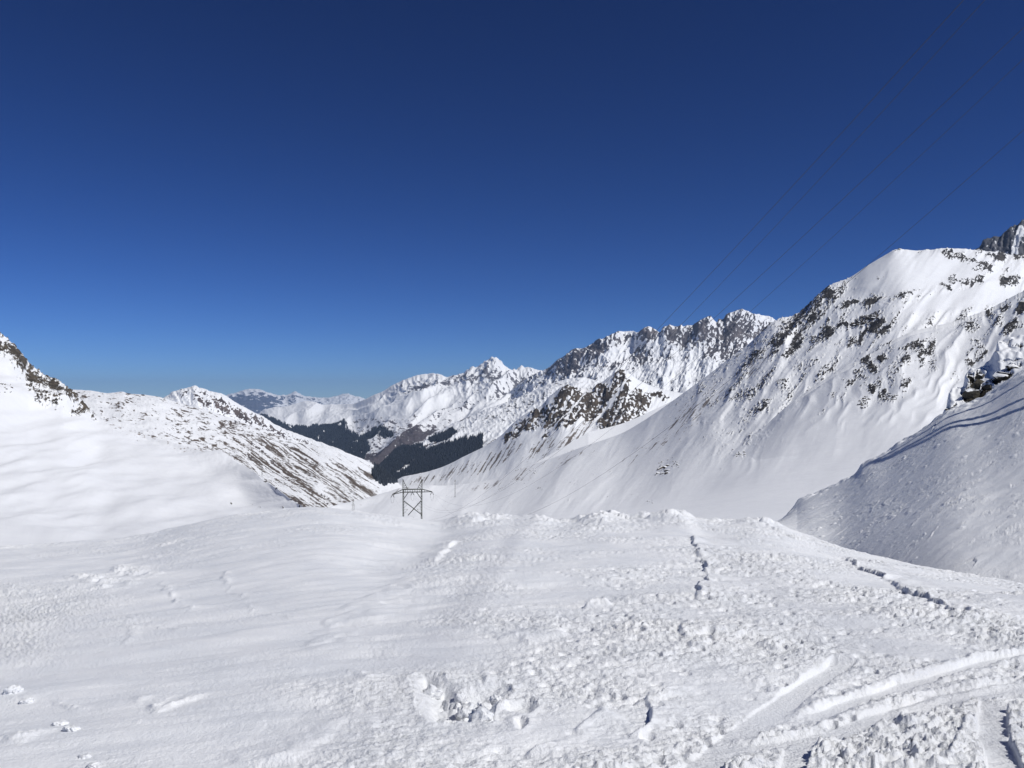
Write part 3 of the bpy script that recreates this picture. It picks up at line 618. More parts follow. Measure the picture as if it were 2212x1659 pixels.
dome = lambda w: np.sqrt(np.clip(1-(w/.72)**2, 0, 1))
# -- where the snow is smooth and where it is rough
smooth = blobs(U, V, [(560,1300,340,140,-10),(300,1420,330,120,5),(880,1175,90,45,-20),(120,1500,300,120),(450,1580,300,90),(150,1240,260,50,0,.8),(700,1430,120,60,0,.6)], 25, 1007)
rough = 1.0-.78*sstep(.18,.6,smooth)
rough = rough*(.60+.75*sstep(900,1900,U)*sstep(1120,1400,V)+.35*sstep(1450,1600,V)*sstep(700,1100,U))
big_ = fbm(X/2.6, Y/2.0, 3, 1006)
rough = rough*np.clip(.70+2.1*big_, .12, 1.9)
rough += .95*blobs(U,V,[(70,1320,140,50,-5),(30,1390,100,45,0,.9),(240,1340,60,20,0,.5)],15,1009)
nf = len(Y)        # rows of the field in front of the crest
dz = np.zeros_like(Y)
f_ = np.s_[:nf]
x, y, rg = X[f_], Y[f_], rough[f_]
wa = 0.16
rx, ry = x*math.cos(wa)+y*math.sin(wa), -x*math.sin(wa)+y*math.cos(wa)
d = .09*fbm(rx/5.5, ry/3.2, 3, 1011)*sstep(3,6,y)+.045*fbm(rx/1.9, ry/1.1, 3, 1013)
sastr = fbm(rx/.95+.5*fbm(rx/2,ry/2,2,3), ry/.30, 4, 1021)
d += (.016+.016*rg)*np.clip(sastr, -.4, .6)
dip = blobs(U[f_], V[f_], [(880,1185,140,46,-15)], 0, 0); d -= .20*dip
b1 = billow(rx/.26+.3*fbm(rx/.5,ry/.5,2,5), ry/.15, 3, 1031, .55)
w1, id1 = worley(rx/.085, ry/.075, 1041); w3, id3 = worley(rx/.40+.3*fbm(rx/.3,ry/.3,2,8), ry/.28, 1061)
pt = sstep(-.15,.35,fbm(rx/1.1, ry/.9, 3, 1071))
st_ = ridged(rx/.20+.4*fbm(rx/.3,ry/.3,2,12), ry/.075, 3, 1076, .6)
d += rg*(.012*(b1-.35)+.033*(st_-.5)+.022*pt*dome(w1)*(.3+.9*id1)+.024*sstep(.6,1.,id3)*dome(w3)*pt)
hw, hid = worley(rx/.30, ry/.26, 1078)
d -= np.clip(rg,0,1.2)*.055*sstep(.20,.08,hw)*(hid > .40)*sstep(800,1300,U[f_])
d += .005*fbm(rx/.06, ry/.035, 2, 1075)*np.clip(rg+.3,0,1)*sstep(16,6,y)
# clods broken by skis in the lower right
rr = blobs(U[f_],V[f_],[(1900,1630,200,50),(2050,1560,120,40,0,.8),(1500,1560,110,70,0,.7),(1330,1420,120,60,0,.35),(1600,1480,120,50,0,.5),(1400,1640,140,40,0,.7),(700,1640,140,25,0,.5)],20,1310)
cw, cid = worley(x/.13+.4*fbm(x/.2,y/.2,2,6), y/.11, 1311); cw2, cid2 = worley(x/.06, y/.055, 1313)
d += rr*np.clip(rg,0,1.15)*(.027*dome(cw)*sstep(.35,.8,cid)+.014*dome(cw2)*sstep(.3,.8,cid2))
# far crest carries bigger clods
cl = sstep(5.9,6.9,vis[f_])*(1-sstep(7.2,7.9,vis[f_]))*blobs(U[f_],V[f_],[(1300,1122,60,16),(1455,1118,60,18),(1040,1122,60,12,0,.8),(1180,1125,60,10,0,.7),(1640,1132,60,14,0,.7),(1390,1122,40,12,0,.8),(1540,1128,60,10,0,.6)],6,1081)
cwa, cwi = worley(x/.75, y/.75, 1083)
cwb, cwj = worley(x/.34, y/.36, 1086)
d += cl*(.17*dome(cwa)*cwi**1.5+.10*dome(cwb)*(cwj > .35)*cwj+.05*billow(x/.16,y/.16,2,1085)+.10*fbm(x/1.1,y/1.1,3,1087))
d += .07*sstep(700,520,U[f_])*sstep(6.75,6.98,vis[f_])*(1-sstep(7.0,7.15,vis[f_]))*(.7+.6*fbm(x/.8,y/.8,2,1095))
jx = fbm(x/.45, y/.45, 2, 1201); jy = fbm(x/.45+40, y/.45, 2, 1203)
def near_box(pts, pad):
    p = np.array(pts); lo = p.min(0)-pad; hi = p.max(0)+pad
    return (x > lo[0]) & (x < hi[0]) & (y > lo[1]) & (y < hi[1])
# -- wind-cut scarps: survey polyline, height (m), side that stands high, decay (m)
def scarp(pts, A, hi, L, jit=.07, wid=.03, fade=.16):
    pts = [gp(*p_) for p_ in pts]
    mk = near_box(pts, L*4+.2); 
    if not mk.any(): return
    xx = x[mk]+jit*jx[mk]; yy = y[mk]+jit*1.6*jy[mk]
    dd, s, p = seg_dist(xx, yy, pts)
    dm = -dd*s*hi
    e0 = np.hypot(xx-pts[0][0], yy-pts[0][1]); e1 = np.hypot(xx-pts[-1][0], yy-pts[-1][1])
    f = sstep(0, fade, p)*sstep(1, 1-fade, p)*np.clip(.75+1.6*fbm(xx/.55, yy/.55, 2, 1209), .12, 1.2)
    up = sstep(-wid, wid, dm)
    d[mk] += A*f*(up*np.exp(-np.maximum(dm,0)/L)-.12*(1-up)*np.exp(np.minimum(dm,0)/(L*.5)))*sstep(L*4, L*2.5, dd)
scarp([(1488,1150),(1500,1180),(1512,1210),(1528,1240),(1515,1275),(1500,1298),(1530,1308),(1545,1318)], .06, -1, .5, .12, .02)
scarp([(1480,1345),(1465,1375),(1492,1390),(1480,1420)], .045, -1, .35)
scarp([(1800,1192),(1835,1208),(1840,1226),(1880,1240),(1925,1262),(1965,1282),(2010,1296),(2055,1318),(2095,1345),(2140,1370)], .06, -1, .5, .14, .02)
scarp([(1640,1130),(1680,1150),(1720,1165),(1800,1180)], .05, -1, .4)
scarp([(942,1214),(946,1196),(960,1180),(990,1160)], .06, -1, .6, .1, .05)
scarp([(640,1440),(720,1350),(790,1290),(870,1245),(950,1225)], .03, 1, .6, .3, .16)
scarp([(1330,1620),(1345,1590),(1370,1570),(1400,1535),(1440,1500),(1490,1475)], .038, 1, .22, .14, .02, .2)
scarp([(1130,1640),(1190,1600),(1250,1560),(1300,1530)], .05, 1, .2, .1)
scarp([(1255,1312),(1275,1302),(1320,1300)], .07, 1, .25, .05)
scarp([(1035,1440),(1042,1465),(1048,1480)], .03, -1, .2, .04)
scarp([(560,1655),(680,1615),(760,1590),(850,1570)], .04, -1, .25, .2, .10)
scarp([(670,1488),(730,1500),(800,1480),(850,1465)], .04, -1, .3, .2, .13)
scarp([(1100,1390),(1200,1370),(1290,1350)], .05, -1, .3, .2, .14)
def wind_ridge(pts, A, w):
    pts = [gp(*p_) for p_ in pts]; mk = near_box(pts, w*6+.2)
    dd, s, p = seg_dist(x[mk]+.10*jx[mk], y[mk]+.22*jy[mk], pts); f = sstep(0,.25,p)*sstep(1,.75,p)*np.clip(.6+1.8*fbm(x[mk]/.4,y[mk]/.4,2,1331),0,1.3)
    ww = np.where(s > 0, w*3.0, w)
    d[mk] += A*f*np.exp(-(dd/ww)**2)*(.6+.8*billow(x[mk]/.12, y[mk]/.12, 2, 1330))
wind_ridge([(345,1248),(376,1292),(397,1313),(413,1338)], .022, .035)
wind_ridge([(468,1222),(506,1275),(534,1303),(562,1335)], .020, .035)
wind_ridge([(274,1325),(276,1405)], .016, .03)
wind_ridge([(330,1342),(348,1362),(380,1363),(435,1366)], .020, .035)
wind_ridge([(300,1505),(323,1542),(344,1546),(387,1524),(470,1498)], .035, .05)
wind_ridge([(112,1518),(160,1550)], .018, .03)
wind_ridge([(236,1220),(320,1252)], .05, .12)
wind_ridge([(145,1238),(258,1273)], .06, .14)
wind_ridge([(0,1500),(60,1530)], .02, .04)
wind_ridge([(560,1330),(640,1338),(700,1330)], .016, .05)
wind_ridge([(0,1590),(60,1612)], .03, .05)
for c in [[(1720,1600),(1738,1640),(1735,1700)],[(2100,1540),(2080,1590),(2050,1640)],[(2000,1570),(1970,1610),(1900,1660)],[(2140,1500),(2120,1545),(2095,1580)]]:
    scarp(c, .030, -1, .15, .06, .018, .25)
# -- ski tracks in the lower right (half width, depth, berm height in metres)
def track(pts, half, depth, berm, side=1):
    pts = [gp(*p_) for p_ in pts]; mk = near_box(pts, half*4)
    dd, s, p = seg_dist(x[mk]+.02*jx[mk], y[mk]+.03*jy[mk], pts)
    f = sstep(0,.05,p)*sstep(1,.93,p); ins = sstep(half*1.10, half*.90, dd)*f
    t = d[mk]*(1-.94*ins)-depth*ins
    bd = (dd-half*1.75)/(half*.6)
    d[mk] = t+berm*np.exp(-bd*bd)*f*np.where(-s*side > 0, 1, .2)*(.45+.7*billow(x[mk]/.10,y[mk]/.09,3,1305))
track([(1400,1730),(1520,1650),(1610,1575),(1700,1508),(1830,1425)], .10, .028, .014, 1)
track([(1590,1618),(1690,1605),(1790,1585),(1900,1545),(2060,1500),(2230,1470)], .085, .026, .026, -1)
track([(1740,1545),(1880,1500),(2010,1462),(2130,1425),(2300,1395)], .065, .026, .024, -1)
track([(1960,1545),(2080,1510),(2170,1490),(2300,1470)], .07, .026, .022, -1)
track([(1680,1780),(1700,1690),(1735,1600)], .075, .012, .008, 1)
track([(2190,1780),(2165,1640),(2140,1560),(2150,1510)], .085, .014, .012, -1)
# -- the trodden pit and the two scoops beside it
pu = lambda X_, Y_: gp((1250+X_*.24864)*.6777, (2100+Y_*.24864)*.6777)
def scoop(pts, wall, depth, rem, lum=0):
    pts = [pu(*p_) for p_ in pts]; mk = near_box(pts, .2); xx = x[mk]+.05*jx[mk]; yy = y[mk]+.08*jy[mk]
    ins = inpoly(xx, yy, pts); dd = seg_dist(xx, yy, pts+[pts[0]])[0]
    dep = np.where(ins, sstep(0, wall, dd), 0); rim = np.exp(-(dd/.05)**2)*(~ins)*.012
    w_, i_ = worley(x[mk]/.17, y[mk]/.22, 1407)
    d[mk] = d[mk]*(1-rem*dep)-depth*dep+rim+lum*dep*(.06*fbm(x[mk]/.16,y[mk]/.2,4,1405)+.075*dome(w_)*(.1+i_)+.02*dome(worley(x[mk]/.07,y[mk]/.08,1409)[0]))
scoop([(150,300),(330,215),(600,235),(900,290),(1000,310),(1180,300),(1350,300),(1480,330),(1560,380),(1480,480),(1390,560),(1300,700),(1200,810),(1040,760),(800,790),(600,810),(450,800),(360,700),(280,560),(330,420)], .20, .15, .85, 1)
scoop([(1420,600),(1560,530),(1700,510),(1890,530),(1900,590),(1840,660),(1760,700),(1650,690),(1500,650)], .08, .06, .9)
scoop([(1510,740),(1620,725),(1720,760),(1690,850),(1640,930),(1560,880)], .07, .06, .9)
dz[f_] = d
T.Z += dz
T.attrs = {'rough': np.clip(rough, 0, 1.4)}
fg = T.build(M_SNOW, 'wind-crusted white snowfield filling the foreground, with ski tracks', 'snow')
T_FG = T

# ============================================================ the shaded snow bank on the right
def bank_D(u, v, e):      # depth follows the lip, so the whole bank leans to the left
    De = np.interp(u, [1640,1722,2212,2700],[40,42,38,36]); t = np.clip((v-e)/480., 0, 1.3)
    return De*np.maximum(1-.545*t**.92, .36)
def bank_row(k, sg, dv=0.):
    def f(u, vs_, Ds):
        c = gsm(crestv, u, 30.)+dv; e0 = gsm(edgev, u, 30.); e = gsm(edgev, u, sg); v = c+(e-c)*k
        Dc = DC(u); De = bank_D(u, e0, e0); k2 = np.clip(k, 0, 1); D2 = 1/(1/Dc+(1/De-1/Dc)*(k2**.8))
        wq = .66-.58*sstep(1780,2130,u)
        return v, wq*bank_D(u, v, np.minimum(e0, v))+(1-wq)*D2
    return f
T = Terrain('right_snow_bank', 1646, 2390, 400, [bank_row(0.,30,70.), bank_row(0.,30,14.), bank_row(.5,30), bank_row(.86,16), bank_row(1.,3), row_hid(1.2,.7), row_hid(30,12)], [8, 110, 86, 44, 8, 5])
U, V, X, Y = T.U, T.V, T.X, T.Y
_ub = U[0]; XB, YB, ZB0, VB = X, Y, T.Z.copy(), V.copy(); NB = int(np.argmax(T.q[:,0] >= 4))+1
def gpb(u, v):
    j = int(np.clip(np.searchsorted(_ub, u), 1, len(_ub)-1)); k = int(np.argmin(np.abs(VB[:NB, j]-v)))
    return np.array([XB[k,j], YB[k,j], ZB0[k,j]])
x, y, q_ = X, Y, T.q
ob = sstep(.9,1.3,q_)
sx, sy = along(x, y, 28)
b1 = billow(sx/.60, sy/.42, 3, 1101, .55); bw, bid = worley(x/.24, y/.26, 1103); bw2, bid2 = worley(x/.42, y/.5, 1104)
patch = sstep(-.25,.35,fbm(x/3,y/4,3,1110))
dsh = fbm(sx/2.4+.3*fbm(x/.6,y/.6,2,4), sy/.8, 4, 1108, .55); dsl = np.mod(dsh*4.5, 1.0)
led = fbm(sx/4.5, sy/1.6, 3, 1107); ledge = np.mod(led*3.0, 1.0)
e = ob*(.012*(b1-.4)*patch+.008*dome(bw)*(bid > .6)*patch+.034*dome(bw2*3.2)*(bid2 > .90)+.034*(ledge**9)*sstep(-.1,.3,fbm(x/2,y/2,2,1115))+.042*(dsl**9)*patch*sstep(-.1,.25,fbm(x/1.2,y/1.2,2,1116))+.07*fbm(x/5,y/5,3,1109)+.03*fbm(sx/1.6,sy/.5,3,1114)+.012*fbm(sx/.30,sy/.16,3,1117,.6)*(.35+patch))
lip = sstep(3.3,3.95,q_)*(1-sstep(4.0,4.5,q_))
e += lip*(.20*fbm(x/1.3, y/1.3, 3, 1111)+.12*fbm(x/.4,y/.4,2,1112))
T.Z += e
T.attrs = {'rough': np.full(X.shape, .5, np.float32)+.4*patch}
T.build(M_SNOW, 'shaded blue-grey snow bank rising at the right edge, crossed by dark stripes of shadow', 'snow bank')

# ============================================================ forests (too many trees to count)
def forest(name, layers, label, n, hmin, hmax, seed):
    rs = np.random.RandomState(seed); P = []
    for T in layers:
        k = np.argwhere(T.attrs['forest'] > .12)
        w = T.Y[k[:,0], k[:,1]]*T.attrs['forest'][k[:,0], k[:,1]]**1.3; w = w/w.sum()
        c = k[rs.choice(len(k), n//len(layers), p=w)]
        c = np.clip(c, 1, np.array(T.X.shape)-2); fr_ = rs.rand(len(c), 2, 1)
        A = lambda i, j: np.stack([T.X[i,j], T.Y[i,j], T.Z[i,j]], -1)
        i, j = c[:,0], c[:,1]
        P.append(A(i,j)+(A(i+1,j)-A(i,j))*fr_[:,0]+(A(i,j+1)-A(i,j))*fr_[:,1])
    P = np.concatenate(P); N = len(P)
    h = hmin+(hmax-hmin)*rs.rand(N); r = h*(.16+.08*rs.rand(N)); an = rs.rand(N)*6.28
    V_ = np.zeros((N, 5, 3))
    for s in range(4):
        V_[:,s,0] = P[:,0]+r*np.cos(an+s*math.pi/2); V_[:,s,1] = P[:,1]+r*np.sin(an+s*math.pi/2); V_[:,s,2] = P[:,2]-h*.12
    V_[:,4] = P; V_[:,4,2] += h
    b = np.arange(N)[:,None]*5
    F = np.concatenate([b+np.array([[s, (s+1) % 4, 4]]) for s in range(4)])
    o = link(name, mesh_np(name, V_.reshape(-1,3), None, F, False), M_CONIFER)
    tag(o, label, 'forest', None, 'stuff')
M_CONIFER = plain('haze_tinted_conifer', (.026,.035,.050), .9, 0, .02)  # blue of distant haze and sky shade is mixed into the tree colour
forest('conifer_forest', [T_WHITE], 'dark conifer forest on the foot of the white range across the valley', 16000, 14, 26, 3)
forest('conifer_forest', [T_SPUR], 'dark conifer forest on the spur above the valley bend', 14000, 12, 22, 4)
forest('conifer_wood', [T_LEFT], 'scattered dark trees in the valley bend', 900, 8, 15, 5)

# ============================================================ rocks
M_ROCK = rock_mat('dark_rock_with_snow', (.045,.038,.030), (.11,.09,.07), .5, .60)
M_ROCKN = rock_mat('near_dark_rock', (.030,.027,.022), (.085,.072,.05), 3.0, .80)
def hull(seed, sx, sy, sz, n=26, sub=0, rnd=.0):
    rs = random.Random(seed); bm = bmesh.new()
    for _ in range(n):
        a = rs.uniform(0, 6.283); c = rs.uniform(-1, 1); r = math.sqrt(1-c*c); k = rs.uniform(.8, 1.1)
        f = lambda t: math.copysign(abs(t)**.75, t)
        bm.verts.new((sx*k*f(r*math.cos(a)), sy*k*f(r*math.sin(a)), sz*k*f(c)))
    res = bmesh.ops.convex_hull(bm, input=bm.verts)
    bmesh.ops.delete(bm, geom=[v for v in bm.verts if not v.link_faces], context='VERTS')
    if sub:
        bmesh.ops.subdivide_edges(bm, edges=bm.edges, cuts=sub, use_grid_fill=True)
        for _ in range(3): bmesh.ops.smooth_vert(bm, verts=bm.verts, factor=.5, use_axis_x=True, use_axis_y=True, use_axis_z=True)
        if rnd:
            for v in bm.verts:
                q_ = v.co/max(sx, sy, sz)
                v.co += v.co.normalized()*rnd*float(fbm(np.array([q_.x*2.2+seed+q_.z]), np.array([q_.y*2.2+q_.z*1.9]), 4, seed, .6)[0])
    me = bpy.data.meshes.new('rock'); bmesh.ops.recalc_face_normals(bm, faces=bm.faces); bm.to_mesh(me); bm.free()
    for p in me.polygons: p.use_smooth = bool(sub)
    return me
ROCKS = [hull(100+i, 1, .8, .62) for i in range(6)]
for r_ in ROCKS: r_.materials.append(M_ROCK)
def outcrop(T, u, v, wu, wv, n, seed, label, tilt=0.0):
    """a cluster of angular rocks; wu, wv = half extent in survey units"""
    p = T.at(u, v); k = p[1]/FP; rs = random.Random(seed)
    e = empty('rock_outcrop', p); tag(e, label, 'rock', 'rock outcrops on the snow slopes')
    for i in range(int(n*1.5)):
        du = rs.uniform(-1, 1)*wu; dv = rs.uniform(-1, 1)*wv+tilt*du
        g = T.at(u+du, v+dv, p[1])
        s = k*rs.uniform(.20, .46)*max(wv, wu*.42)
        o = bpy.data.objects.new('rock', ROCKS[rs.randrange(6)]); col.objects.link(o); o.parent = e
        o.location = g-p; o.location.z += s*.02
        o.scale = (s*rs.uniform(1.0,1.7), s, s*rs.uniform(.7,1.05)); o.rotation_euler = (rs.uniform(-.4,.4), rs.uniform(-.4,.4), rs.uniform(0,6.28))
    return e
OC = [
 (T_DOME,1431,1011,14,15,9,1,'largest dark outcrop standing alone on the lower right snow slope',-.2),
 (T_DOME,1458,1003,8,6,5,2,'small outcrop just right of the largest lone outcrop on the lower slope',.2),
 (T_DOME,1596,981,16,5,7,3,'low flat brown outcrop on the smooth snow below the rocky rib',-.3),
 (T_DOME,1117,1004,7,6,5,4,'small dark outcrop at the top of the streaked lower slope, right of the pylon',-.5),
 (T_DOME,1080,1053,5,4,4,5,'little dark rock pair low on the slope, closest to the pylon on its right',-.3),
 (T_DOME,1152,1018,7,6,5,6,'speckled outcrop between the pylon and the largest lone outcrop',.0),
 (T_DOME,1164,1058,7,4,5,7,'low dark outcrop just above the foreground crest right of the pylon',.0),
 (T_DOME,1404,1084,8,4,5,8,'dark rocks on the bottom of the slope right below the largest lone outcrop',.1),
 (T_DOME,1232,974,7,3,4,9,'small dark outcrop under the foot of the brown rock peak',.0),
 (T_RIB,1923,858,19,9,10,10,'broad layered outcrop at the lower end of the rocky rib',-.2),
 (T_RIB,1867,864,10,9,7,11,'dark outcrop left of the broad layered outcrop on the rib',-.4),
 (T_RIB,2015,784,10,8,6,12,'dark block at the bottom of the short rock column on the rib',.0),
 (T_DOME,1870,690,28,8,10,13,'long dark rock band across the face below the snow dome',-.35),
 (T_DOME,2059,606,9,9,6,14,'dark knob of rock in the snow bowl right of the dome top',.0),
 (T_BASIN,10,842,16,7,6,15,'brown boulders at the left picture edge below the rocky shoulder',.1),
 (T_BASIN,92,862,18,10,8,16,'cluster of brown boulders on the snow under the rocky shoulder',.3),
 (T_BASIN,180,884,13,8,7,17,'dark rocks at the lower right tip of the left rocky shoulder',.6),
 (T_BASIN,140,838,12,7,6,18,'dark rocks on the skyline near the end of the left shoulder',.7),
 (T_BASIN,560,1018,9,2.5,5,19,'flat dark rocks where the white basin meets the streaked slope',.3),
 (T_BASIN,594,1050,6,2.5,4,20,'brown rock low on the right edge of the white basin',.3),
 (T_BASIN,606,1060,5,2.5,4,21,'lowest brown stones on the right edge of the white basin',.3),
 (T_BASIN,500,1078,3.5,2.2,3,22,'lone small stone in the middle of the lower white basin',.0),
 (T_BASIN,97,1147,2.2,1.6,2,23,'tiny dark stone far left in the snow just above the crest line',.0),
]
for T, u, v, wu, wv, n, sd_, lab, tl in OC: outcrop(T, u, v, wu, wv, n, sd_, lab, tl)

# ---- snow-capped outcrop at the top of the right bank
cq = lambda X_, Y_: (1829.8+X_*.2043, 711.6+Y_*.2043)
sky_ = [(2034,905,43.5),(2044,880,44.5),(2050,852,45.2),(2058,841,45.6),(2066,838,46),(2080,835,46.5),(2084,818,46.8),(2092,803,47),(2104,797,47.2),(2120,794,47.4),(2130,783,47.6),(2146,772,47.8),(2152,752,48),(2156,738,48.2),(2177,731,48.4),(2212,727,48.6),(2260,715,48.8),(2330,700,49),(2420,690,49)]
SMOOTH = 10.0
T = Terrain('snowy_outcrop', 2030, 2400, 330, [[(2030,925,41.5),(2056,890,42),(2100,880,42),(2150,850,42),(2212,810,42),(2420,700,42)], frac(0, sky_, .45, .35), frac(0, sky_, .80, .70), sky_, behind(1.05, .8), behind(1.1, 4)], [40, 60, 60, 10, 4])
U, V = T.U, T.V; m = T.Y/FP
rkz = blobs(U, V, [cq(1310,700)+(20,20,-30),cq(1350,600)+(14,16,-40),cq(1310,510)+(9,9),cq(1400,510)+(8,10),cq(1480,620)+(12,9,-10),cq(1420,690)+(14,8,-30),cq(1640,510)+(26,9,-20),cq(1590,540)+(14,7,-10),cq(1760,400)+(18,5,-15),cq(1660,470)+(20,2.5,-12,.9),cq(1680,330)+(16,2,-5,.8),cq(1060,850)+(9,4,-30),cq(1130,820)+(9,3,-30,.8),cq(1460,440)+(10,1.5,15,.7),cq(1690,130)+(18,3,-10,.7),cq(1830,180)+(18,5,0,.6),cq(1790,330)+(12,3,0,.8)], 4, 88)
base = cover(.08+.95*rkz, .34*fbm(U/6,V/4,4,81)); rk = sstep(.4,.6,base)
wz, wi = worley(U/26, V/19, 83)
T.Z += m*sstep(.2,.8,T.q)*(1-.5*sstep(2.8,3,T.q))*(9*fbm(U/26,V/20,2,84)+4*np.sqrt(np.clip(1-(wz/.72)**2,0,1))*(1-rk)-7*rk+rk*4*ridged(U/9,V/4,3,85))
T.attrs['rock'] = base
so = T.build(mountain_mat('outcrop_snow_and_rock', (.022,.02,.016), (.06,.05,.036), (.1,.08,.06), .02), 'near snow-capped outcrop of dark rock at the top of the right bank', 'rock', True, 'thing')
SMOOTH = 70.0
for i, (X_, Y_, hx, hy, hz, rot) in enumerate([(1305,705,85,80,95,.4),(1370,600,60,60,75,-.2),(1310,515,42,50,45,.2),(1400,510,38,50,48,-.2),(1640,515,135,80,38,.25),(1760,395,95,70,24,.25),(1480,620,58,50,40,.1),(1420,695,60,50,36,.5),(1660,465,80,50,9,.2),(1060,850,28,30,14,.5)]):
    p = T.at(*cq(X_, Y_)); K = p[1]/FP*.2043
    me = hull(31+i, hx*K, hy*K, hz*K, 30); me.materials.append(M_ROCKN)
    o = link('rock', me, None, so); o.location = p+np.array([0,-.10,.02]); o.rotation_euler = (0, -rot, .3*i)

# ============================================================ lumps of loose snow
def snow_lump(name, u, v, w, h, seed, label, group, lift=.4):
    xg, yg = gp(u, v); j = np.unravel_index(np.argmin((T_FG.X[:ROWC]-xg)**2+(T_FG.Y[:ROWC]-yg)**2), T_FG.X[:ROWC].shape)
    z = float(T_FG.Z[j]); k = yg/FP
    me = hull(seed, w*k, w*k*1.05, h*k, 24, 4, .55*w*k); me.materials.append(M_SNOW)
    at_ = me.attributes.new('rough', 'FLOAT', 'POINT'); at_.data.foreach_set('value', np.full(len(me.vertices), .7, np.float32))
    o = link(name, me); o.location = (xg, yg, z+h*k*lift); o.rotation_euler = (0,0,seed*.7); tag(o, label, 'snow', group)
for i, (u, v, w, h, lab) in enumerate([(28,1510,15,11,'white snow clump nearest the left edge, upper of its pair'),(56,1524,13,8,'white snow clump touching the right of the leftmost clump'),(129,1574,12,8,'white snow clump, left one of the middle pair at lower left'),(155,1588,13,9,'white snow clump, right one of the middle pair at lower left'),(181,1638,11,7,'white snow clump above the bottom edge at lower left'),(202,1655,12,8,'lowest white snow clump, cut by the bottom edge at lower left')]):
    snow_lump('snow_clump', u, v, w*1.3, h*.85, 300+i, lab, 'snow clumps at lower left', .25)
for i, (X_, Y_, w, h, lab) in enumerate([(970,560,26,24,'biggest round snow block in the middle of the trodden pit'),(1200,560,20,18,'snow block at the right side of the trodden pit'),(1160,730,30,22,'broad snow block at the front right of the trodden pit'),(520,350,24,18,'snow block against the back left wall of the trodden pit'),(720,640,30,16,'flat snow block left of the biggest block in the pit'),(1340,480,15,13,'small snow block by the right wall of the trodden pit'),(880,420,14,11,'small snow block behind the biggest block in the pit')]):
    snow_lump('snow_block', (1250+X_*.24864)*.6777, (2100+Y_*.24864)*.6777, w, h, 330+i, lab, 'snow blocks in the trodden pit', .3)

# ============================================================ portal pylon
PW = 1.9       # members drawn as built-up angles
M_STEEL = plain('weathered_steel', (.035,.040,.028), .7, .0, 2.0)
M_INS = plain('dark_insulator', (.035,.028,.024), .35, 0, 4)
M_WIRE = plain('dark_wire', (.05,.05,.055), .5, .4, 1)
PD = 400.0; PK = PD/FP
c0 = np.array([PD*(891-CU)/FP, PD])
zt = EYE+PD*(HOR-1035)/FP              # mast tops
zb_ = T_DOME.at_xy(c0[0], c0[1])
HT = zt-zb_
pyl = empty('portal_pylon', (c0[0], c0[1], zb_-.4), 0.12); tag(pyl, 'grey-green steel lattice portal pylon beyond the snow crest left of centre', 'pylon')
z_of = lambda v: EYE+PD*(HOR-v)/FP-zb_+.4
ZB, ZT, ZBM0, ZBM1, ZW = 0.0, z_of(1035), z_of(1063), z_of(1057), z_of(1077)
HX = 20.6*PK
def lattice(bm, x_in, x_out, z0, z1, y0, y1, n, w):
    for i in range(n):
        a = z0+(z1-z0)*i/n; b = z0+(z1-z0)*(i+1)/n
        for yy in (y0, y1):
            bar(bm, (x_in,yy,a), (x_out,yy,b), w); bar(bm, (x_out,yy,a), (x_in,yy,b), w)
        for xx in (x_in, x_out): bar(bm, (xx,y0,a), (xx,y1,b), w)
for s in (-1, 1):
    ms = empty('mast'); ms.parent = pyl
    for yy in (-.35, .35*PW):
        bm = bmesh.new(); bar(bm, (s*HX, yy, ZB), (s*HX, yy*.3, ZT), .34, .2*PW); bmobj('outer_leg', bm, M_STEEL, ms)
        bm = bmesh.new(); bar(bm, (s*(HX-.45), yy, ZB), (s*(HX-.45), yy, ZBM1), .16*PW); bmobj('inner_leg', bm, M_STEEL, ms)
    bm = bmesh.new(); lattice(bm, s*(HX-.45), s*HX, ZB, ZBM1, -.35, .35, 12, .06*PW); bmobj('mast_lacing', bm, M_STEEL, ms)
    bm = bmesh.new()                      # peak: sloping inner chord with rungs
    bar(bm, (s*(HX-2.2), 0, ZBM1), (s*HX, 0, ZT), .15*PW)
    for t in (.2,.4,.6,.8):
        zz = ZBM1+(ZT-ZBM1)*t; xi = HX-2.2*(1-t); bar(bm, (s*xi, 0, zz), (s*HX, 0, zz), .10*PW)
        bar(bm, (s*xi, 0, zz), (s*HX, 0, ZBM1+(ZT-ZBM1)*(t-.2)), .08*PW)
    bmobj('mast_peak', bm, M_STEEL, pyl)
    bm = bmesh.new()                      # half of the arch under the beam
    for yy in (-.3, .3*PW): bar(bm, (s*(HX-.5), yy, ZW), (s*(HX-2.6), yy, ZBM0), .20*PW)
    bmobj('arch_brace', bm, M_STEEL, pyl)
    bm = bmesh.new()                      # big cross brace
    for yy in (-.3, .3*PW): bar(bm, (s*(HX-.4), yy, ZW-1.0), (-s*(HX-2.4 if s > 0 else HX), yy*.7, z_of(1113)), .22*PW)
    for zz, k in ((z_of(1088),.62),(z_of(1100),.35)):
        bar(bm, (s*(HX-.4), 0, zz), (s*(HX-.4-1.9), 0, zz+.0), .07*PW); bar(bm, (s*(HX-.4), 0, zz-2.0), (s*(HX-.4-1.9), 0, zz), .07*PW)
    bmobj('cross_brace', bm, M_STEEL, pyl)
    bm = bmesh.new()                      # outer arm
    xt = HX+(22.2 if s < 0 else 21.4)*PK; zt_ = ZBM0-(.9 if s < 0 else -.1)
    for yy in (-.35, .35*PW):
        bar(bm, (s*HX, yy, ZBM1), (s*xt, 0, zt_), .20*PW); bar(bm, (s*HX, yy, ZBM0), (s*xt, 0, zt_-.05), .18*PW)
    for t in (.25,.5,.75): bar(bm, (s*(HX+(xt-HX)*t), .2*(1-t), ZBM1+(zt_-ZBM1)*t), (s*(HX+(xt-HX)*t), .2*(1-t), ZBM0+(zt_-ZBM0)*t), .09*PW)
    bmobj('outer_arm', bm, M_STEEL, pyl)
bm = bmesh.new()
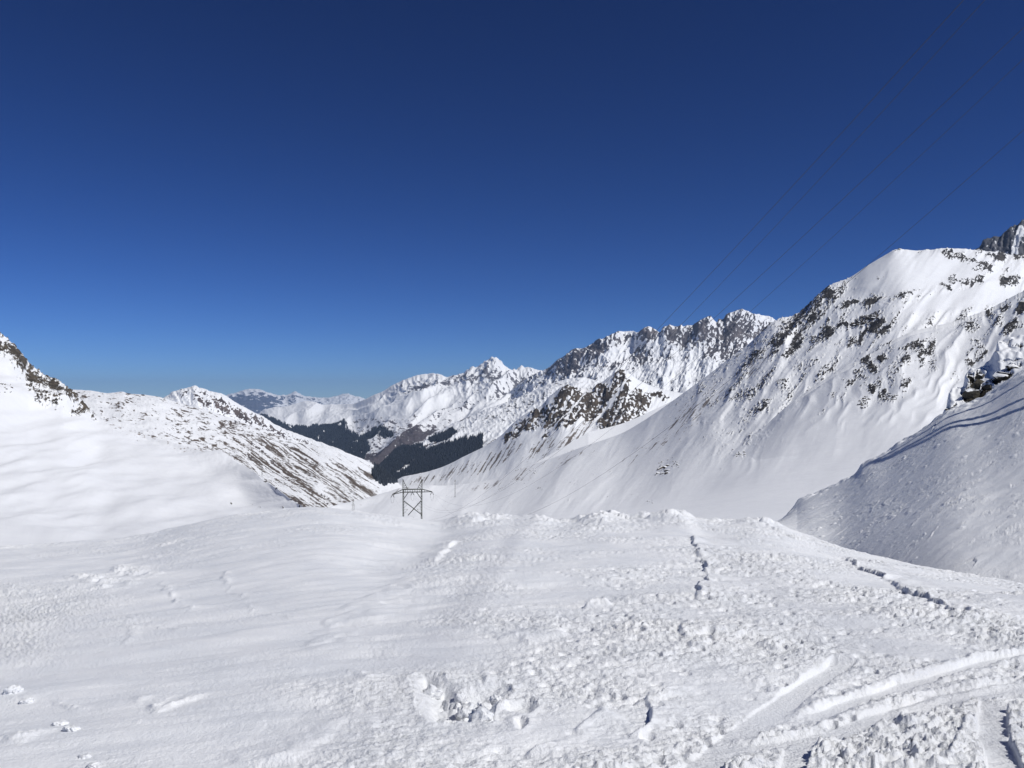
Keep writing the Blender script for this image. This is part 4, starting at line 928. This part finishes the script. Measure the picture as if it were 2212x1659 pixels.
for yy in (-.4, .4*PW):
    bar(bm, (-HX, yy, ZBM1), (HX, yy, ZBM1), .24*PW); bar(bm, (-HX, yy, ZBM0), (HX, yy, ZBM0), .22*PW)
    n = 8
    for i in range(n+1): xx = -HX+2*HX*i/n; bar(bm, (xx, yy, ZBM0), (xx, yy, ZBM1), .13*PW)
for i in range(8): bar(bm, (-HX+2*HX*i/8, -.4, ZBM1), (-HX+2*HX*(i+1)/8, .4, ZBM1), .09*PW)
bmobj('cross_beam', bm, M_STEEL, pyl)
def insulator(x_, z_):
    for s in (-1, 1):
        bm = bmesh.new(); a = np.array((x_, 0, z_)); b = np.array((x_+s*.75, s*1.0*0+.0, z_-1.45))
        bar(bm, a, b, .10, None, 6)
        for t in np.linspace(.15, .95, 8):
            c = a+(b-a)*t; dvec = (b-a)/np.linalg.norm(b-a)*.05; bar(bm, c-dvec, c+dvec, .38, .30, 8)
        bmobj('insulator', bm, M_INS, pyl)
    bm = bmesh.new(); pts = [(x_+.75*math.cos(t), 0, z_-1.45-2.6*math.sin(t)) for t in np.linspace(0, math.pi, 13)]
    for a, b in zip(pts[:-1], pts[1:]): bar(bm, a, b, .06, None, 5)
    bmobj('jumper_loop', bm, M_WIRE, pyl)
xl, xr = -(HX+22.2*PK), HX+21.4*PK
insulator(xl, ZBM0-.9); insulator(0, ZBM0); insulator(xr, ZBM0+.1)

# ---- power lines: from the pylon up over the right shoulder of the viewpoint
def wire(name, a, X1, Y1, pA, pB, r, label, cat, group):
    """parabola through the attachment a and two surveyed rays"""
    a = np.array(a); rows_ = []; rhs = []
    for (u, v) in (pA, pB):
        k = (u*2212/1024-CU)/FP; s = (k*a[1]-a[0])/((X1-a[0])-k*(Y1-a[1]))
        yy = a[1]+s*(Y1-a[1]); zz = EYE+yy*(HOR-v*2212/1024)/FP
        rows_.append((s, s*s)); rhs.append(zz-a[2])
    b, c = np.linalg.solve(np.array(rows_), np.array(rhs))
    n = 90; ss = np.linspace(0, 1.12, n); P = np.stack([a[0]+ss*(X1-a[0]), a[1]+ss*(Y1-a[1]), a[2]+b*ss+c*ss*ss], -1)
    t = np.gradient(P, axis=0); t /= np.linalg.norm(t, axis=1)[:,None]; s1 = np.cross(t, [0,0,1]); s1 /= np.linalg.norm(s1, axis=1)[:,None]; s2 = np.cross(s1, t)
    ring = np.concatenate([(P+r*(math.cos(q_)*s1+math.sin(q_)*s2))[:,None] for q_ in np.arange(5)*2*math.pi/5], 1)
    i = np.arange(n*5).reshape(n, 5); j = np.roll(i, -1, 1)
    F = np.stack([i[:-1], j[:-1], j[1:], i[1:]], -1).reshape(-1, 4)
    me = mesh_np(name, ring.reshape(-1,3), F); o = link(name, me, M_WIRE); tag(o, label, cat, group)
    return b, c
ca, sa = math.cos(.12), math.sin(.12)
def pw(x_, z_): return (c0[0]+x_*ca, c0[1]+x_*sa, zb_-.4+z_)
X1, Y1 = 30.0, 0.0
G = 'power line wires across the sky'
for nm, at_, off, pa, pb, r_, lab in [
  ('power_line_wire', pw(xl+.75, ZBM0-2.3), -7, (657,330), (927,40), .012, 'leftmost power line wire slanting across the sky'),
  ('power_line_wire', pw(-HX, ZT), -4, (682,324), (918,73), .011, 'second power line wire from the left across the sky'),
  ('power_line_wire', pw(.7, ZBM0-1.45), 0, (721,312), (1018,33), .013, 'middle power line wire of five across the sky'),
  ('power_line_wire', pw(HX, ZT), 4, (752,310), (875,198), .011, 'fourth power line wire from the left across the sky'),
  ('power_line_wire', pw(xr+.7, ZBM0-1.35), 9, (815,310), (970,177), .013, 'rightmost power line wire, passing in front of the snow dome')]:
    wire(nm, at_, X1+off, Y1, pa, pb, r_, lab, 'wire', G)

# ---- smaller pylons farther down the valley
def small_pylon(T, u, v0, v1, half, D, label, arms):
    zt_ = EYE+D*(HOR-v0)/FP; xx = D*(u-CU)/FP; zb2 = T.at_xy(xx, D)-.5; h = zt_-zb2; k = D/FP
    e = empty('lattice_pylon', (xx, D, zb2), .3); tag(e, label, 'pylon', 'small pylons down the valley')
    for sx in (-1,1):
        for sy in (-1,1):
            bm = bmesh.new(); bar(bm, (sx*half*k, sy*half*k, 0), (sx*.12, sy*.12, h), .13*k*2, .09*k*2); bmobj('leg', bm, M_STEEL, e)
    bm = bmesh.new(); n = 7
    for i in range(n):
        a, b = i/n, (i+1)/n; wa_ = half*k*(1-a)+.12*a; wb = half*k*(1-b)+.12*b
        for sy in (-1,1): bar(bm, (-wa_, sy*wa_, h*a), (wb, sy*wb, h*b), .18*k); bar(bm, (wa_, sy*wa_, h*a), (-wb, sy*wb, h*b), .18*k)
    bmobj('lacing', bm, M_STEEL, e)
    for (t, w) in arms:
        bm = bmesh.new(); bar(bm, (-w*k, 0, h*t), (w*k, 0, h*t), .5*k); bar(bm, (-w*k, 0, h*t), (0, 0, h*(t+.08)), .3*k); bar(bm, (w*k, 0, h*t), (0, 0, h*(t+.08)), .3*k); bmobj('arm', bm, M_STEEL, e)
small_pylon(T_DOME, 763, 1078, 1097, 3.2, 620., 'small lattice pylon peeping over the crest left of the portal pylon', [(.55,4.0)])
small_pylon(T_DOME, 983, 1036, 1062, .4, 900., 'thin distant lattice mast right of the portal pylon', [(.9,1.6)])
small_pylon(T_LEFT, 566, 972, 992, .9, 900., 'faint thin mast on the streaked slope left of the valley', [(.9,1.5)])

# ============================================================ unseen pole with props, added to cast the shadow stripes on the bank
M_WOOD = plain('shadow_pole_wood', (.16,.13,.10), .8, 0, 3)
B = gpb(1862, 1010); top = B+SDIR*12.5
gz = lambda u, v: gpb(u, v)
pole = empty('stripe_shadow_pole', (top[0], top[1], 0)); tag(pole, 'unseen pole with two props, added to cast the dark stripes on the bank', 'pole')
A1 = gz(2345, 768); A2 = gz(2345, 824); A3 = gz(2345, 862)
b0 = np.array([top[0], top[1], 0])
for nm, A_, w in (('pole', A1, .20), ('prop', A2, .17), ('prop', A3, .17)):  # made stout so that their shadow stripes fall dark
    bm = bmesh.new(); dirn = (A_-top)/np.linalg.norm(A_-top); bar(bm, A_+dirn*.5-b0, top-b0, w, w*.8, 8); bmobj(nm, bm, M_WOOD, pole, True)

# ============================================================ the air
bm = bmesh.new(); bmesh.ops.create_cube(bm, size=1.0)
me = bpy.data.meshes.new('haze'); bm.to_mesh(me); bm.free()
hz, nt, N, L, bsdf = nodes_of('thin_blue_air')
N.remove(bsdf); pv = N.new('ShaderNodeVolumePrincipled')
pv.inputs['Color'].default_value = (.46,.66,1.0,1); pv.inputs['Density'].default_value = 2.6e-5; pv.inputs['Anisotropy'].default_value = 0.0
L.new(pv.outputs[0], [n_ for n_ in N if n_.type == 'OUTPUT_MATERIAL'][0].inputs['Volume'])
haze = link('haze', me, hz); haze.scale = (54400, 40900, 1760); haze.location = (0, 17250, -932+880)
tag(haze, 'thin blue air that veils the far mountains', 'haze', None, 'stuff')
